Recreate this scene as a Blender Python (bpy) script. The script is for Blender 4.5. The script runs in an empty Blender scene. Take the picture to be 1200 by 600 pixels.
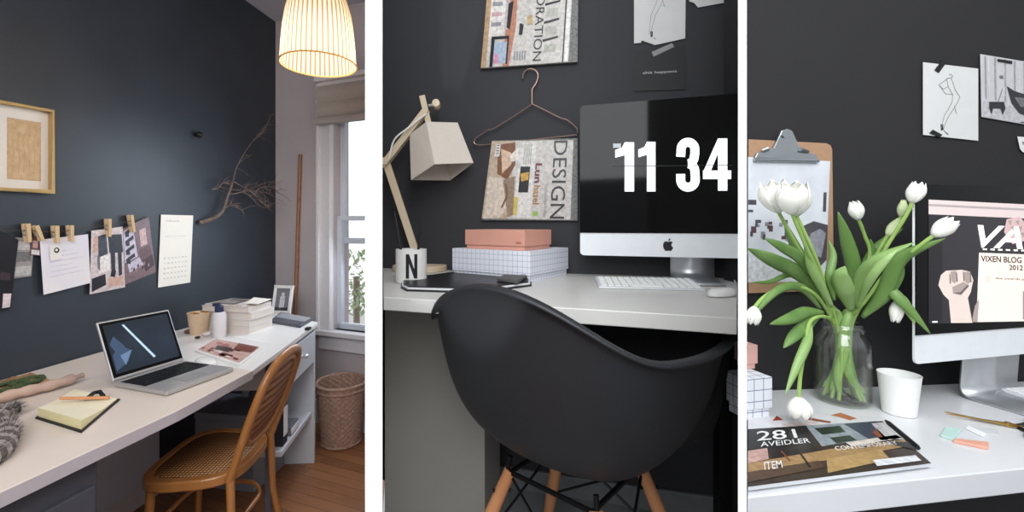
import bpy, bmesh, math, random
from mathutils import Vector, Matrix
random.seed(7)
V = Vector
# ------------------------------------------------------------------ camera
F, CX, CY, ZC = 520.0, 560.0, 262.0, 1.2
scene = bpy.context.scene
COL = scene.collection
cam = bpy.data.cameras.new('camera'); cam.sensor_width = 36.0; cam.lens = F / 1200 * 36
cam.shift_x = 40 / 1200; cam.shift_y = -38 / 1200; cam.clip_start = 0.02
camo = bpy.data.objects.new('camera', cam); COL.objects.link(camo)
camo.location = (0, 0, ZC); camo.rotation_euler = (math.pi / 2, 0, 0)
scene.camera = camo
scene.view_settings.view_transform = 'Standard'; scene.view_settings.look = 'None'
scene.view_settings.gamma = 1; scene.view_settings.use_curve_mapping = False
scene.view_settings.exposure = 0.15
# ------------------------------------------------------------------ world: bright overcast sky
w = bpy.data.worlds.new('sky'); scene.world = w; w.use_nodes = True
nt = w.node_tree; nt.nodes.clear()
wo = nt.nodes.new('ShaderNodeOutputWorld'); bg = nt.nodes.new('ShaderNodeBackground')
tc = nt.nodes.new('ShaderNodeTexCoord'); sp = nt.nodes.new('ShaderNodeSeparateXYZ')
rp = nt.nodes.new('ShaderNodeValToRGB')
mp = nt.nodes.new('ShaderNodeMapRange'); mp.inputs[1].default_value = -1; mp.inputs[2].default_value = 1
nt.links.new(tc.outputs['Generated'], sp.inputs[0]); nt.links.new(sp.outputs[2], mp.inputs[0])
nt.links.new(mp.outputs[0], rp.inputs[0]); nt.links.new(rp.outputs[0], bg.inputs[0]); nt.links.new(bg.outputs[0], wo.inputs[0])
rp.color_ramp.elements[0].position = 0.35; rp.color_ramp.elements[0].color = (.22, .22, .23, 1)
rp.color_ramp.elements[1].position = 0.62; rp.color_ramp.elements[1].color = (.93, .96, 1, 1)
bg.inputs[1].default_value = 0.72
# the haze beyond the left room's window is brighter than the rest of the sky
dt = nt.nodes.new('ShaderNodeVectorMath'); dt.operation = 'DOT_PRODUCT'; dt.inputs[1].default_value = (-.24, .97, .05)
m2r = nt.nodes.new('ShaderNodeMapRange'); m2r.interpolation_type = 'SMOOTHSTEP'; m2r.inputs[1].default_value = .55; m2r.inputs[2].default_value = .95; m2r.inputs[3].default_value = .72; m2r.inputs[4].default_value = 2.2
nt.links.new(tc.outputs['Generated'], dt.inputs[0]); nt.links.new(dt.outputs['Value'], m2r.inputs[0]); nt.links.new(m2r.outputs[0], bg.inputs[1])


def area(name, loc, target, sx, sy, power, color=(1, 1, 1), spread=180):
    l = bpy.data.lights.new(name, 'AREA'); l.shape = 'RECTANGLE'; l.size = sx; l.size_y = sy
    l.energy = power; l.color = color; l.spread = math.radians(spread)
    o = bpy.data.objects.new(name, l); COL.objects.link(o); o.location = loc
    o.rotation_euler = (V(target) - V(loc)).to_track_quat('-Z', 'Y').to_euler()
    return o


# unseen fill lamps added behind and above the camera; daylight at the left window
area('daylight_fill_middle', (-.25, -.75, 2.1), (-.05, 1.35, .95), 1.5, 1.2, 34, (.95, .98, 1))
area('daylight_fill_right', (.5, -.3, 2.7), (1.1, 1.1, .8), 1.2, 1.0, 24, (.95, .98, 1))
area('window_daylight_left', (-.62, 2.42, 1.25), (-1.15, 1.5, .7), .35, .9, 7, (.72, .86, 1))




def spot(name, loc, target, half, power):
    l = bpy.data.lights.new(name, 'SPOT'); l.energy = power; l.spot_size = math.radians(half * 2); l.spot_blend = .25; l.shadow_soft_size = .01
    o = bpy.data.objects.new(name, l); COL.objects.link(o); o.location = loc; o.rotation_euler = (V(target) - V(loc)).to_track_quat('-Z', 'Y').to_euler()


# unseen spots added at floor level to whiten the dividing walls' front ends
spot('divider_fill_spot_left', (-.164, .0, .02), (-.164, .70, 1.10), 11.5, 60)
spot('divider_fill_spot_right', (.298, -.10, .02), (.298, .50, 1.16), 8.5, 45)


# ------------------------------------------------------------------ helpers
def L(c):
    if isinstance(c, str):
        c = c.lstrip('#'); c = [int(c[i:i + 2], 16) for i in (0, 2, 4)]
    return tuple(((v / 255) / 12.92 if v / 255 <= .04045 else ((v / 255 + .055) / 1.055) ** 2.4) for v in c) + (1,)


MATS = {}


def mat(name, c='#808080', rough=.5, metal=0, var=.06, scale=30, bump=0, emit=0, trans=0, ior=1.45, spec=.5,
        sss=0, coat=0, c2=None, alpha=None, stretch=None, thin=0):
    """procedural principled material: base colour varied by a noise texture"""
    if name in MATS: return MATS[name]
    m = bpy.data.materials.new(name); m.use_nodes = True; MATS[name] = m
    n = m.node_tree; b = n.nodes['Principled BSDF']
    tcn = n.nodes.new('ShaderNodeTexCoord'); mpn = n.nodes.new('ShaderNodeMapping'); ns = n.nodes.new('ShaderNodeTexNoise')
    n.links.new(tcn.outputs['Object'], mpn.inputs[0]); n.links.new(mpn.outputs[0], ns.inputs['Vector'])
    if stretch: mpn.inputs['Scale'].default_value = stretch
    ns.inputs['Scale'].default_value = scale; ns.inputs['Detail'].default_value = 4
    cr = n.nodes.new('ShaderNodeValToRGB'); a = L(c); d = L(c2) if c2 else tuple(min(1, x * (1 + var)) for x in a[:3]) + (1,)
    if not c2: a = tuple(x * (1 - var) for x in a[:3]) + (1,)
    cr.color_ramp.elements[0].position = .3; cr.color_ramp.elements[0].color = a
    cr.color_ramp.elements[1].position = .7; cr.color_ramp.elements[1].color = d
    n.links.new(ns.outputs['Fac'], cr.inputs[0]); n.links.new(cr.outputs[0], b.inputs['Base Color'])
    b.inputs['Roughness'].default_value = rough; b.inputs['Metallic'].default_value = metal
    b.inputs['IOR'].default_value = ior; b.inputs['Specular IOR Level'].default_value = spec
    if trans: b.inputs['Transmission Weight'].default_value = trans
    if coat: b.inputs['Coat Weight'].default_value = coat
    if sss:
        b.inputs['Subsurface Weight'].default_value = sss; b.inputs['Subsurface Radius'].default_value = (.01, .01, .008)
    if emit:
        n.links.new(cr.outputs[0], b.inputs['Emission Color']); b.inputs['Emission Strength'].default_value = emit
    if bump:
        bp = n.nodes.new('ShaderNodeBump'); bp.inputs['Strength'].default_value = bump; bp.inputs['Distance'].default_value = .004
        n.links.new(ns.outputs['Fac'], bp.inputs['Height']); n.links.new(bp.outputs[0], b.inputs['Normal'])
    return m


def pattern_mat(name, c1, c2, kind, scale, rough=.6, bump=.6, thresh=.5, uv=False, rot=0, dist=.003, width=.12):
    """two colour pattern: weave (crossed waves), grid (thin lines), rib (bands)"""
    if name in MATS: return MATS[name]
    m = bpy.data.materials.new(name); m.use_nodes = True; MATS[name] = m
    n = m.node_tree; b = n.nodes['Principled BSDF']; b.inputs['Roughness'].default_value = rough
    t = n.nodes.new('ShaderNodeTexCoord'); mpn = n.nodes.new('ShaderNodeMapping'); mpn.inputs['Rotation'].default_value = (0, 0, rot)
    n.links.new(t.outputs['UV' if uv else 'Object'], mpn.inputs[0])
    s = n.nodes.new('ShaderNodeSeparateXYZ'); n.links.new(mpn.outputs[0], s.inputs[0])

    def math_(op, a, bb=None):
        q = n.nodes.new('ShaderNodeMath'); q.operation = op
        for i, x in enumerate((a, bb)):
            if x is None: continue
            if isinstance(x, (int, float)): q.inputs[i].default_value = x
            else: n.links.new(x, q.inputs[i])
        return q.outputs[0]
    sc = scale if isinstance(scale, (tuple, list)) else (scale, scale)
    if kind == 'weave':
        a = math_('SINE', math_('MULTIPLY', s.outputs[0], sc[0] * 6.2832)); c = math_('SINE', math_('MULTIPLY', s.outputs[1], sc[1] * 6.2832))
        v = math_('ADD', math_('MULTIPLY', math_('MULTIPLY', a, c), .5), .5)
    elif kind == 'cane':
        a = math_('ABSOLUTE', math_('SINE', math_('MULTIPLY', s.outputs[0], sc[0] * 3.1416)))
        c = math_('ABSOLUTE', math_('SINE', math_('MULTIPLY', s.outputs[1], sc[1] * 3.1416)))
        v = math_('MULTIPLY', a, c)
    elif kind == 'grid':
        a = math_('LESS_THAN', math_('FRACT', math_('MULTIPLY', s.outputs[0], sc[0])), width)
        c = math_('LESS_THAN', math_('FRACT', math_('MULTIPLY', s.outputs[1], sc[1])), width)
        v = math_('MAXIMUM', a, c)
    else:
        v = math_('ADD', math_('MULTIPLY', math_('SINE', math_('MULTIPLY', s.outputs[0], sc[0] * 6.2832)), .5), .5)
    mx = n.nodes.new('ShaderNodeMix'); mx.data_type = 'RGBA'
    mx.inputs[6].default_value = L(c1); mx.inputs[7].default_value = L(c2)
    if kind == 'grid': n.links.new(v, mx.inputs[0])
    else:
        r = n.nodes.new('ShaderNodeMapRange'); r.inputs[1].default_value = thresh - .18; r.inputs[2].default_value = thresh + .18
        n.links.new(v, r.inputs[0]); n.links.new(r.outputs[0], mx.inputs[0])
    n.links.new(mx.outputs[2], b.inputs['Base Color'])
    if bump and kind != 'grid':
        bp = n.nodes.new('ShaderNodeBump'); bp.inputs['Strength'].default_value = bump; bp.inputs['Distance'].default_value = dist
        bp.invert = True
        n.links.new(v, bp.inputs['Height']); n.links.new(bp.outputs[0], b.inputs['Normal'])
    return m


def onz(px, py, z):
    d = F * (ZC - z) / (py - CY); return V(((px - CX) / F * d, d, z))


def at(px, py, d): return V(((px - CX) / F * d, d, ZC - (py - CY) / F * d))


class Wall:
    def __init__(s, p, ang):
        s.p = V((p[0], p[1], 0)); s.d = V((math.cos(ang), math.sin(ang), 0)); s.n = V((s.d.y, -s.d.x, 0))

    def at(s, px, py, off=0.0):
        k = (px - CX) / F; p = s.p + s.n * off
        t = (k * p.y - p.x) / (s.d.x - k * s.d.y)
        q = p + s.d * t
        return V((q.x, q.y, ZC - (py - CY) / F * q.y))


class MB:
    def __init__(s, M=None): s.v = []; s.f = []; s.m = []; s.mats = []; s.uv = {}; s.M = M or Matrix()

    def mi(s, m):
        if m not in s.mats: s.mats.append(m)
        return s.mats.index(m)

    def add(s, vs, fs, m, T=None):
        o = len(s.v); T = s.M @ T if T is not None else s.M
        s.v += [T @ V(p) for p in vs]; k = s.mi(m)
        for f in fs: s.f.append([i + o for i in f]); s.m.append(k)
        return s

    def box(s, size, c, m, T=None):
        x, y, z = (k / 2 for k in size)
        vs = [V((a * x, b * y, d * z)) + V(c) for d in (-1, 1) for b in (-1, 1) for a in (-1, 1)]
        return s.add(vs, [(0, 2, 3, 1), (4, 5, 7, 6), (0, 1, 5, 4), (2, 6, 7, 3), (0, 4, 6, 2), (1, 3, 7, 5)], m, T)

    def hexa(s, lo, hi, m):
        """two polygons with the same number of corners joined by sides"""
        n = len(lo)
        return s.add(list(lo) + list(hi), [tuple(range(n))[::-1], tuple(range(n, 2 * n))] +
                     [(i, (i + 1) % n, n + (i + 1) % n, n + i) for i in range(n)], m)

    def prism(s, poly, off, m):
        off = V(off); return s.hexa([V(p) for p in poly], [V(p) + off for p in poly], m)

    def tube(s, path, r, m, n=8, cap=True, flat=1.0):
        path = [V(p) for p in path]; k = len(path)
        rs = r if isinstance(r, (list, tuple)) else [r] * k
        up = None; vs = []
        for i, p in enumerate(path):
            t = (path[min(i + 1, k - 1)] - path[max(i - 1, 0)])
            t = t.normalized() if t.length > 1e-9 else V((0, 0, 1))
            if up is None:
                up = t.orthogonal().normalized() if abs(t.z) > .9 else V((0, 0, 1))
            a = t.cross(up)
            if a.length < 1e-4: a = t.orthogonal()
            a.normalize(); b = a.cross(t).normalized(); up = b
            for j in range(n):
                q = 2 * math.pi * j / n
                vs.append(p + (a * math.cos(q) + b * math.sin(q) * flat) * rs[i])
        fs = [(i * n + j, i * n + (j + 1) % n, (i + 1) * n + (j + 1) % n, (i + 1) * n + j) for i in range(k - 1) for j in range(n)]
        if cap: fs += [tuple(range(n))[::-1], tuple(range((k - 1) * n, k * n))]
        return s.add(vs, fs, m)

    def lathe(s, prof, c, m, n=32, sx=1, sy=1):
        vs = []; k = len(prof)
        for r, z in prof:
            for j in range(n):
                q = 2 * math.pi * j / n; vs.append((c[0] + r * math.cos(q) * sx, c[1] + r * math.sin(q) * sy, c[2] + z))
        fs = [(i * n + j, i * n + (j + 1) % n, (i + 1) * n + (j + 1) % n, (i + 1) * n + j) for i in range(k - 1) for j in range(n)]
        fs.append(tuple(range(n))[::-1]); fs.append(tuple(range((k - 1) * n, k * n)))
        return s.add(vs, fs, m)

    def ball(s, c, r, m, n=12, sc=(1, 1, 1)):
        vs = []; fs = []; k = n // 2
        for i in range(k + 1):
            a = math.pi * i / k
            for j in range(n):
                q = 2 * math.pi * j / n
                vs.append((c[0] + r * sc[0] * math.sin(a) * math.cos(q), c[1] + r * sc[1] * math.sin(a) * math.sin(q), c[2] - r * sc[2] * math.cos(a)))
        for i in range(k):
            for j in range(n): fs.append((i * n + j, i * n + (j + 1) % n, (i + 1) * n + (j + 1) % n, (i + 1) * n + j))
        return s.add(vs, fs, m)

    def build(s, name, parent=None, label=None, cat=None, group=None, kind=None, smooth=False, bevel=0, sub=0, solid=0, seg=2, autos=None):
        me = bpy.data.meshes.new(name)
        if parent is not None:
            inv = ROOT[parent.name].inverted(); org = V((0, 0, 0)); vs = [inv @ p for p in s.v]; Mw = ROOT[parent.name]
        else:
            xs = [p.x for p in s.v]; ys = [p.y for p in s.v]; zs = [p.z for p in s.v]
            org = V(((min(xs) + max(xs)) / 2, (min(ys) + max(ys)) / 2, min(zs))); vs = [p - org for p in s.v]; Mw = Matrix.Translation(org)
        me.from_pydata([tuple(p) for p in vs], [], s.f)
        for m in s.mats: me.materials.append(m)
        for p, k in zip(me.polygons, s.m): p.material_index = k
        if s.uv:
            ul = me.uv_layers.new(name='UV')
            for p in me.polygons:
                for li, vi in zip(p.loop_indices, p.vertices): ul.data[li].uv = s.uv.get(vi, (0, 0))
        bm = bmesh.new(); bm.from_mesh(me); bmesh.ops.remove_doubles(bm, verts=bm.verts, dist=1e-6)
        if not getattr(s, 'keepn', False): bmesh.ops.recalc_face_normals(bm, faces=bm.faces)
        bm.to_mesh(me); bm.free()
        if smooth:
            for p in me.polygons: p.use_smooth = True
            if smooth != 'all': me.set_sharp_from_angle(angle=math.radians(40))
        o = bpy.data.objects.new(name, me); COL.objects.link(o); o.location = org if parent is None else (0, 0, 0)
        if parent is not None: o.parent = parent
        ROOT[o.name] = Mw
        if solid:
            q = o.modifiers.new('thickness', 'SOLIDIFY'); q.thickness = solid; q.offset = 0
        if bevel:
            q = o.modifiers.new('bevel', 'BEVEL'); q.width = bevel; q.segments = seg; q.limit_method = 'ANGLE'; q.angle_limit = math.radians(40)
        if sub:
            q = o.modifiers.new('subdivision', 'SUBSURF'); q.levels = sub; q.render_levels = sub
        tag(o, label, cat, group, kind)
        return o


ROOT = {}


def tag(o, label=None, cat=None, group=None, kind=None):
    for k, x in (('label', label), ('category', cat), ('group', group), ('kind', kind)):
        if x: o[k] = x
    return o


def thing(name, M, label, cat, group=None):
    o = bpy.data.objects.new(name, None); COL.objects.link(o); o.empty_display_size = .05
    if not isinstance(M, Matrix): M = Matrix.Translation(V(M))
    o.matrix_world = M; ROOT[o.name] = M.copy()
    return tag(o, label, cat, group)


def pose(loc, rz=0, rx=0, ry=0):
    return Matrix.Translation(V(loc)) @ Matrix.Rotation(rz, 4, 'Z') @ Matrix.Rotation(ry, 4, 'Y') @ Matrix.Rotation(rx, 4, 'X')


def copy_tree(o, parent=None):
    c = o.copy(); COL.objects.link(c); c.parent = parent
    ROOT[c.name] = ROOT.get(o.name, Matrix())
    for ch in list(o.children): copy_tree(ch, c)
    return c


class Sheet:
    """flat local frame spanned by four corners (TL, TR, BR, BL); uv (0,0)=TL, (1,1)=BR"""
    def __init__(s, mb, c, n, th=.0008):
        s.mb = mb; s.c = [V(p) for p in c]; s.n = V(n).normalized(); s.th = th; s.k = 0

    def p(s, u, v, lift=0):
        a = s.c[0].lerp(s.c[1], u); b = s.c[3].lerp(s.c[2], u); return a.lerp(b, v) + s.n * lift

    def base(s, m, pts=None):
        pts = pts or [(0, 0), (1, 0), (1, 1), (0, 1)]
        s.mb.prism([s.p(u, v) for u, v in pts], s.n * s.th, m); return s

    def patch(s, pts, m, layer=1):
        h = s.th + .0003 * layer
        s.mb.add([s.p(u, v, h) for u, v in pts], [tuple(range(len(pts)))], m); return s

    def rect(s, u0, v0, u1, v1, m, layer=1): return s.patch([(u0, v0), (u1, v0), (u1, v1), (u0, v1)], m, layer)

    def line(s, pts, wd, m, layer=2):
        for (a, b), (c, d) in zip(pts, pts[1:]):
            dx, dy = c - a, d - b; l = math.hypot(dx, dy) or 1; nx, ny = -dy / l * wd / 2, dx / l * wd / 2
            s.patch([(a + nx, b + ny), (c + nx, d + ny), (c - nx, d - ny), (a - nx, b - ny)], m, layer)
        return s

    def text(s, body, u, v, h, m, layer=2, rot=0, sx=1.0, bold=0.0, fit=None, italic=0):
        """baseline start at (u,v); h cap height in v units; rot in quarter turns clockwise; fit: total run length (u or v units)"""
        vs, fs, wd = glyphs(body, bold, italic)
        if not vs: return s
        if rot == 0:
            k = (fit / wd) if fit else h * sx / .72
            fx = lambda x, y: (u + x * k, v - y * h / .72)
        else:
            k = (fit / wd) if fit else h * sx / .72
            fx = lambda x, y: (u + y * h / .72, v + x * k)
        hh = s.th + .0003 * layer
        s.mb.add([s.p(*fx(x, y), hh) for x, y in vs], fs, m); return s


def glyphs(body, bold=0.0, italic=0):
    cu = bpy.data.curves.new('letters', 'FONT'); cu.body = body; cu.offset = bold; cu.shear = italic; cu.resolution_u = 3
    o = bpy.data.objects.new('letters', cu); COL.objects.link(o)
    dg = bpy.context.evaluated_depsgraph_get(); me = bpy.data.meshes.new_from_object(o.evaluated_get(dg))
    vs = [(p.co.x, p.co.y) for p in me.vertices]; fs = [tuple(p.vertices) for p in me.polygons]
    bpy.data.objects.remove(o); bpy.data.curves.remove(cu); bpy.data.meshes.remove(me)
    if not vs: return [], [], 1
    x0 = min(a for a, b in vs); x1 = max(a for a, b in vs)
    return [(a - x0, b) for a, b in vs], fs, (x1 - x0) or 1


def bez(pts, n=12):
    """Catmull-Rom through the points"""
    pts = [V(p) for p in pts]; out = []
    P = [pts[0] * 2 - pts[1]] + pts + [pts[-1] * 2 - pts[-2]]
    for i in range(1, len(P) - 2):
        for j in range(n):
            t = j / n; a, b, c, d = P[i - 1:i + 3]
            out.append(.5 * ((2 * b) + (c - a) * t + (2 * a - 5 * b + 4 * c - d) * t * t + (3 * b - a - 3 * c + d) * t ** 3))
    out.append(pts[-1]); return out


# ------------------------------------------------------------------ shared materials
white_lam = mat('white_laminate', '#e9e6e2', .35, var=.02)
paper_w = mat('white_paper', '#efeeec', .7, var=.02)
ink = mat('black_ink', '#17171a', .6)
greyink = mat('grey_ink', '#8a8a8a', .7)
alu = mat('brushed_aluminium', '#c9cccf', .38, metal=.85, var=.03)
alu_w = mat('pale_aluminium', '#e9edf0', .5, metal=.1, var=.02)
black_gloss = mat('black_glass', '#070708', .06, var=.02, spec=.22)
black_plastic = mat('black_plastic', '#0d0d0e', .45)
# ================================================================== STRUCTURE
D10 = math.radians(80)
W1 = Wall((-1.53, 1.42), math.radians(80))         # dark wall of the left room, runs away from the camera
W1.n = V((math.sin(D10), -math.cos(D10), 0))
CORNER = V((-1.284, 2.816, 0))
W1B = Wall((CORNER.x, CORNER.y), math.radians(-22))  # window wall of the left room
W1B.n = V((-math.sin(math.radians(22)), -math.cos(math.radians(22)), 0))
W2 = Wall((.358, 1.454), math.radians(-15)); W2.n = V((-math.sin(math.radians(15)), -math.cos(math.radians(15)), 0))
W3 = Wall((1.441, 1.283), math.radians(5)); W3.n = V((math.sin(math.radians(5)), -math.cos(math.radians(5)), 0))

m_wall1 = mat('dark_blue_paint', '#242a33', .46, scale=5, c2='#2b323b', bump=.05, spec=.7)
m_wallw = mat('pinkish_white_paint', '#b9aeb0', .7, var=.03, scale=6)
m_wall2 = mat('charcoal_paint', '#343438', .75, var=.04, scale=4)
m_wall3 = mat('black_paint', '#252426', .8, var=.05, scale=4)
m_ceil = mat('ceiling_paint', '#c4c2cc', .8, var=.02)
m_trim = mat('white_gloss_trim', '#d9d4d6', .35, var=.02)
m_part = mat('white_divider_paint', '#fbfbfb', .6, var=.005)


def wallslab(name, pts, z0, z1, th, n, m):
    mb = MB(); a, b = V(pts[0]), V(pts[1]); a.z = b.z = z0; n = -V(n) * th
    mb.prism([a, b, b + n, a + n], (0, 0, z1 - z0), m)
    return mb.build(name, kind='structure')


d1 = V((math.cos(D10), math.sin(D10), 0))
wallslab('wall_left', (W1.p - d1 * 2.6, CORNER + d1 * .12), 0, 2.48, .12, W1.n, m_wall1)
# window wall with an opening
wd = W1B.d; wn = W1B.n
TEND = .655


def wb(t, z, off=0): q = CORNER + wd * t + wn * off; return V((q.x, q.y, z))


def t_of(px): q = W1B.at(px, 300); return (V((q.x, q.y, 0)) - CORNER).dot(wd)


def z_of(px, py): return W1B.at(px, py).z


TO = t_of(391); ZO0 = z_of(400, 387); ZO1 = z_of(400, 116); TE = t_of(427.5) + .05
mb = MB()
mb.prism([wb(0, 0), wb(TO, 0), wb(TO, 0, -.14), wb(0, 0, -.14)], (0, 0, 2.48), m_wallw)
mb.prism([wb(TO, 0), wb(TE, 0), wb(TE, 0, -.14), wb(TO, 0, -.14)], (0, 0, ZO0), m_wallw)
mb.prism([wb(TO, ZO1), wb(TE, ZO1), wb(TE, ZO1, -.14), wb(TO, ZO1, -.14)], (0, 0, 2.48 - ZO1), m_wallw)
mb.build('wall_window', kind='structure')
# planked floor
m_fl = bpy.data.materials.new('oak_planks'); m_fl.use_nodes = True
n = m_fl.node_tree; b = n.nodes['Principled BSDF']; b.inputs['Roughness'].default_value = .38
t = n.nodes.new('ShaderNodeTexCoord'); mpn = n.nodes.new('ShaderNodeMapping'); mpn.inputs['Rotation'].default_value = (0, 0, math.radians(22))
br = n.nodes.new('ShaderNodeTexBrick'); br.inputs['Scale'].default_value = 1; br.inputs['Brick Width'].default_value = .9
br.inputs['Row Height'].default_value = .058; br.inputs['Mortar Size'].default_value = .0012; br.offset = .37
br.inputs['Color1'].default_value = L('#a8734d'); br.inputs['Color2'].default_value = L('#8f5c3b'); br.inputs['Mortar'].default_value = L('#4d2d1c')
ns = n.nodes.new('ShaderNodeTexNoise'); ns.inputs['Scale'].default_value = 8; mp2 = n.nodes.new('ShaderNodeMapping'); mp2.inputs['Scale'].default_value = (1, 9, 1)
mx = n.nodes.new('ShaderNodeMix'); mx.data_type = 'RGBA'; mx.blend_type = 'MULTIPLY'; mx.inputs[0].default_value = .35
n.links.new(t.outputs['Object'], mpn.inputs[0]); n.links.new(mpn.outputs[0], br.inputs['Vector']); n.links.new(mpn.outputs[0], mp2.inputs[0])
n.links.new(mp2.outputs[0], ns.inputs['Vector']); n.links.new(br.outputs[0], mx.inputs[6]); n.links.new(ns.outputs['Fac'], mx.inputs[7]); n.links.new(mx.outputs[2], b.inputs['Base Color'])
MB().prism([(-2.4, -.9, -.05), (-.1, -.9, -.05), (-.33, 1.4, -.05), (-.6, 3.1, -.05), (-2.2, 3.1, -.05)], (0, 0, .05), m_fl).build('floor', kind='structure')
m_fl2 = mat('pale_grey_floor', '#8f9092', .6, var=.04, scale=8)
m_fl3 = mat('grey_floor', '#6c6c6e', .6, var=.04, scale=8)
# the middle room stands on a platform; the right room's floor is low
MB().prism([(-.10, .45, -.05), (.24, .45, -.05), (.85, 1.45, -.05), (-.36, 1.78, -.05)], (0, 0, .35), m_fl2).build('floor', kind='structure')
MB().prism([(.31, .48, -.05), (2.2, -.4, -.05), (3.1, 1.5, -.05), (.84, 1.36, -.05)], (0, 0, .05), m_fl3).build('floor', kind='structure')
MB().prism([(-2.3, .2, 2.48), (-.25, .2, 2.48), (-.5, 3.0, 2.48), (-2.1, 3.0, 2.48)], (0, 0, .08), m_ceil).build('ceiling', kind='structure')
# back walls of the other two rooms
p0 = W2.at(438, 300); p1 = W2.at(870, 300)
wallslab('wall_middle', (p0, p1), .25, 2.6, .08, W2.n, m_wall2)
p0 = W3.at(870, 300); p1 = W3.at(1420, 300)
wallslab('wall_right', (p0, p1), 0, 2.6, .08, W3.n, m_wall3)


# thin white dividing walls, set radially so only their front ends face the camera
def divider(pa, pb, y0, y1, name):
    a = V(((pa - CX) / F * y0, y0, 0)); b = V(((pb - CX) / F * y0, y0, 0)); c = V((((pa + pb) / 2 - CX) / F, 1, 0)) * (y1 - y0)
    mb = MB(); mb.prism([a, b, b + c, a + c], (0, 0, 2.55), m_part); return mb.build(name, kind='structure')


divider(428, 448, .70, 2.62, 'wall_divider_left')
divider(865, 875, .50, 1.42, 'wall_divider_right')

# baseboard of the dark wall, casing, sill, sashes, panes of the window
mb = MB(); a = W1.p - d1 * 2.6; b2 = CORNER
mb.prism([V((a.x, a.y, 0)), V((b2.x, b2.y, 0)), V((b2.x, b2.y, 0)) + W1.n * .02, V((a.x, a.y, 0)) + W1.n * .02], (0, 0, .11), m_trim)
mb.build('baseboard_left', kind='structure', bevel=.004)
mb = MB(); mb.prism([wb(.02, 0), wb(TE, 0), wb(TE, 0, .02), wb(.02, 0, .02)], (0, 0, .14), m_trim); mb.build('baseboard_window', kind='structure', bevel=.004)

win = thing('window_1', wb(TO, ZO0), None, None); win['kind'] = 'structure'


def wbox(mb, t0, t1, z0, z1, o0, o1, m):
    mb.prism([wb(t0, z0, o0), wb(t1, z0, o0), wb(t1, z0, o1), wb(t0, z0, o1)], (0, 0, z1 - z0), m)


TC = t_of(376)
mb = MB(); wbox(mb, TC, TO, ZO0 - .0, ZO1 + .10, 0, .022, m_trim); wbox(mb, TC - .008, TC + .012, ZO0, ZO1 + .1, .0, .036, m_trim)
wbox(mb, TO - .018, TO - .004, ZO0, ZO1, .02, .03, m_trim)
wbox(mb, TC, TE, ZO1, ZO1 + .11, 0, .024, m_trim); wbox(mb, TC - .01, TE, ZO1 + .105, ZO1 + .135, 0, .05, m_trim)
mb.build('window_casing', win, bevel=.003)
mb = MB(); wbox(mb, TC - .02, TE, ZO0 - .03, ZO0, -.10, .055, m_trim); wbox(mb, TC, TE, ZO0 - .12, ZO0 - .03, 0, .02, m_trim)
mb.build('window_sill', win, bevel=.004)
T1 = t_of(399); zr1 = z_of(410, 253); zr2 = z_of(410, 286)
sash_m = mat('white_sash_paint', '#c9cdd6', .4, var=.02)
for nm, z0, z1, off in (('upper_sash', zr2 + .0, ZO1, -.06), ('lower_sash', ZO0, zr1, -.03)):
    mb = MB(); wbox(mb, TO, TO + .032, z0, z1, off - .03, off, sash_m); wbox(mb, TO, TE, z0, z0 + .035, off - .03, off, sash_m)
    wbox(mb, TO, TE, z1 - .028, z1, off - .03, off, sash_m); mb.build(nm, win, bevel=.002)
glass = mat('window_glass', '#ffffff', .0, trans=1, ior=1.02, var=0)
mb = MB(); wbox(mb, TO + .03, TE, ZO0 + .03, zr1 - .02, -.048, -.045, glass); mb.build('pane', win)
mb = MB(); wbox(mb, TO + .03, TE, zr2 + .03, ZO1 - .02, -.078, -.075, glass); mb.build('pane', win)

# roman blind
mb = MB(); zb0 = z_of(400, 146); zb1 = z_of(400, 100)
prof = []
for i in range(30):
    q = i / 29; z = zb1 + (zb0 - zb1) * q; o = .035 + .022 * abs(math.sin(q * math.pi * 2.5)) + (.012 if q > .8 else 0); prof.append((o, z))
blm = mat('linen_blind', '#b7aca4', .9, var=.05, scale=80, bump=.1)
a = [wb(TC + .004, z, o) for o, z in prof] + [wb(TC + .004, z, .03) for o, z in prof[::-1]]
mb.prism(a, wd * (TE - TC - .01), blm)
mb.build('roman_blind', label='gathered linen roman blind pulled up at the top of the window', cat='blind', smooth=True)

# garden shrub outside the window
mb = MB(); gm = mat('garden_foliage', '#b9cfa0', .8, c2='#dfe9d3', scale=12)
base = at(418, 340, 4.2); base.z = 0
mb.tube([base, base + V((0, 0, .7))], .03, mat('shrub_bark', '#a89a8c', .9), 6)
for i in range(260):
    a = random.uniform(0, 6.28); h = random.uniform(.35, .95); r = .28 * math.sqrt(random.random()) * math.sin(min(1, (h - .25) / .5) * 1.57)
    c = base + V((r * math.cos(a), r * math.sin(a), h)); d = V((random.uniform(-1, 1), random.uniform(-1, 1), random.uniform(-.4, .8))).normalized() * .05
    e = d.cross(V((random.random(), random.random(), 1))).normalized() * .02
    mb.add([c - d, c + e, c + d, c - e], [(0, 1, 2, 3)], gm)
mb.build('garden_shrub', label='blurry green shrub outside the window of the left room', cat='shrub')
mb = MB(); mb.prism([(-1.6, 3.12, -.04), (0.4, 3.0, -.04), (1.0, 6, -.04), (-3, 6, -.04)], (0, 0, .04), mat('garden_paving', '#d8d6d2', .9)); mb.build('ground_outside', kind='structure')

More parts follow.
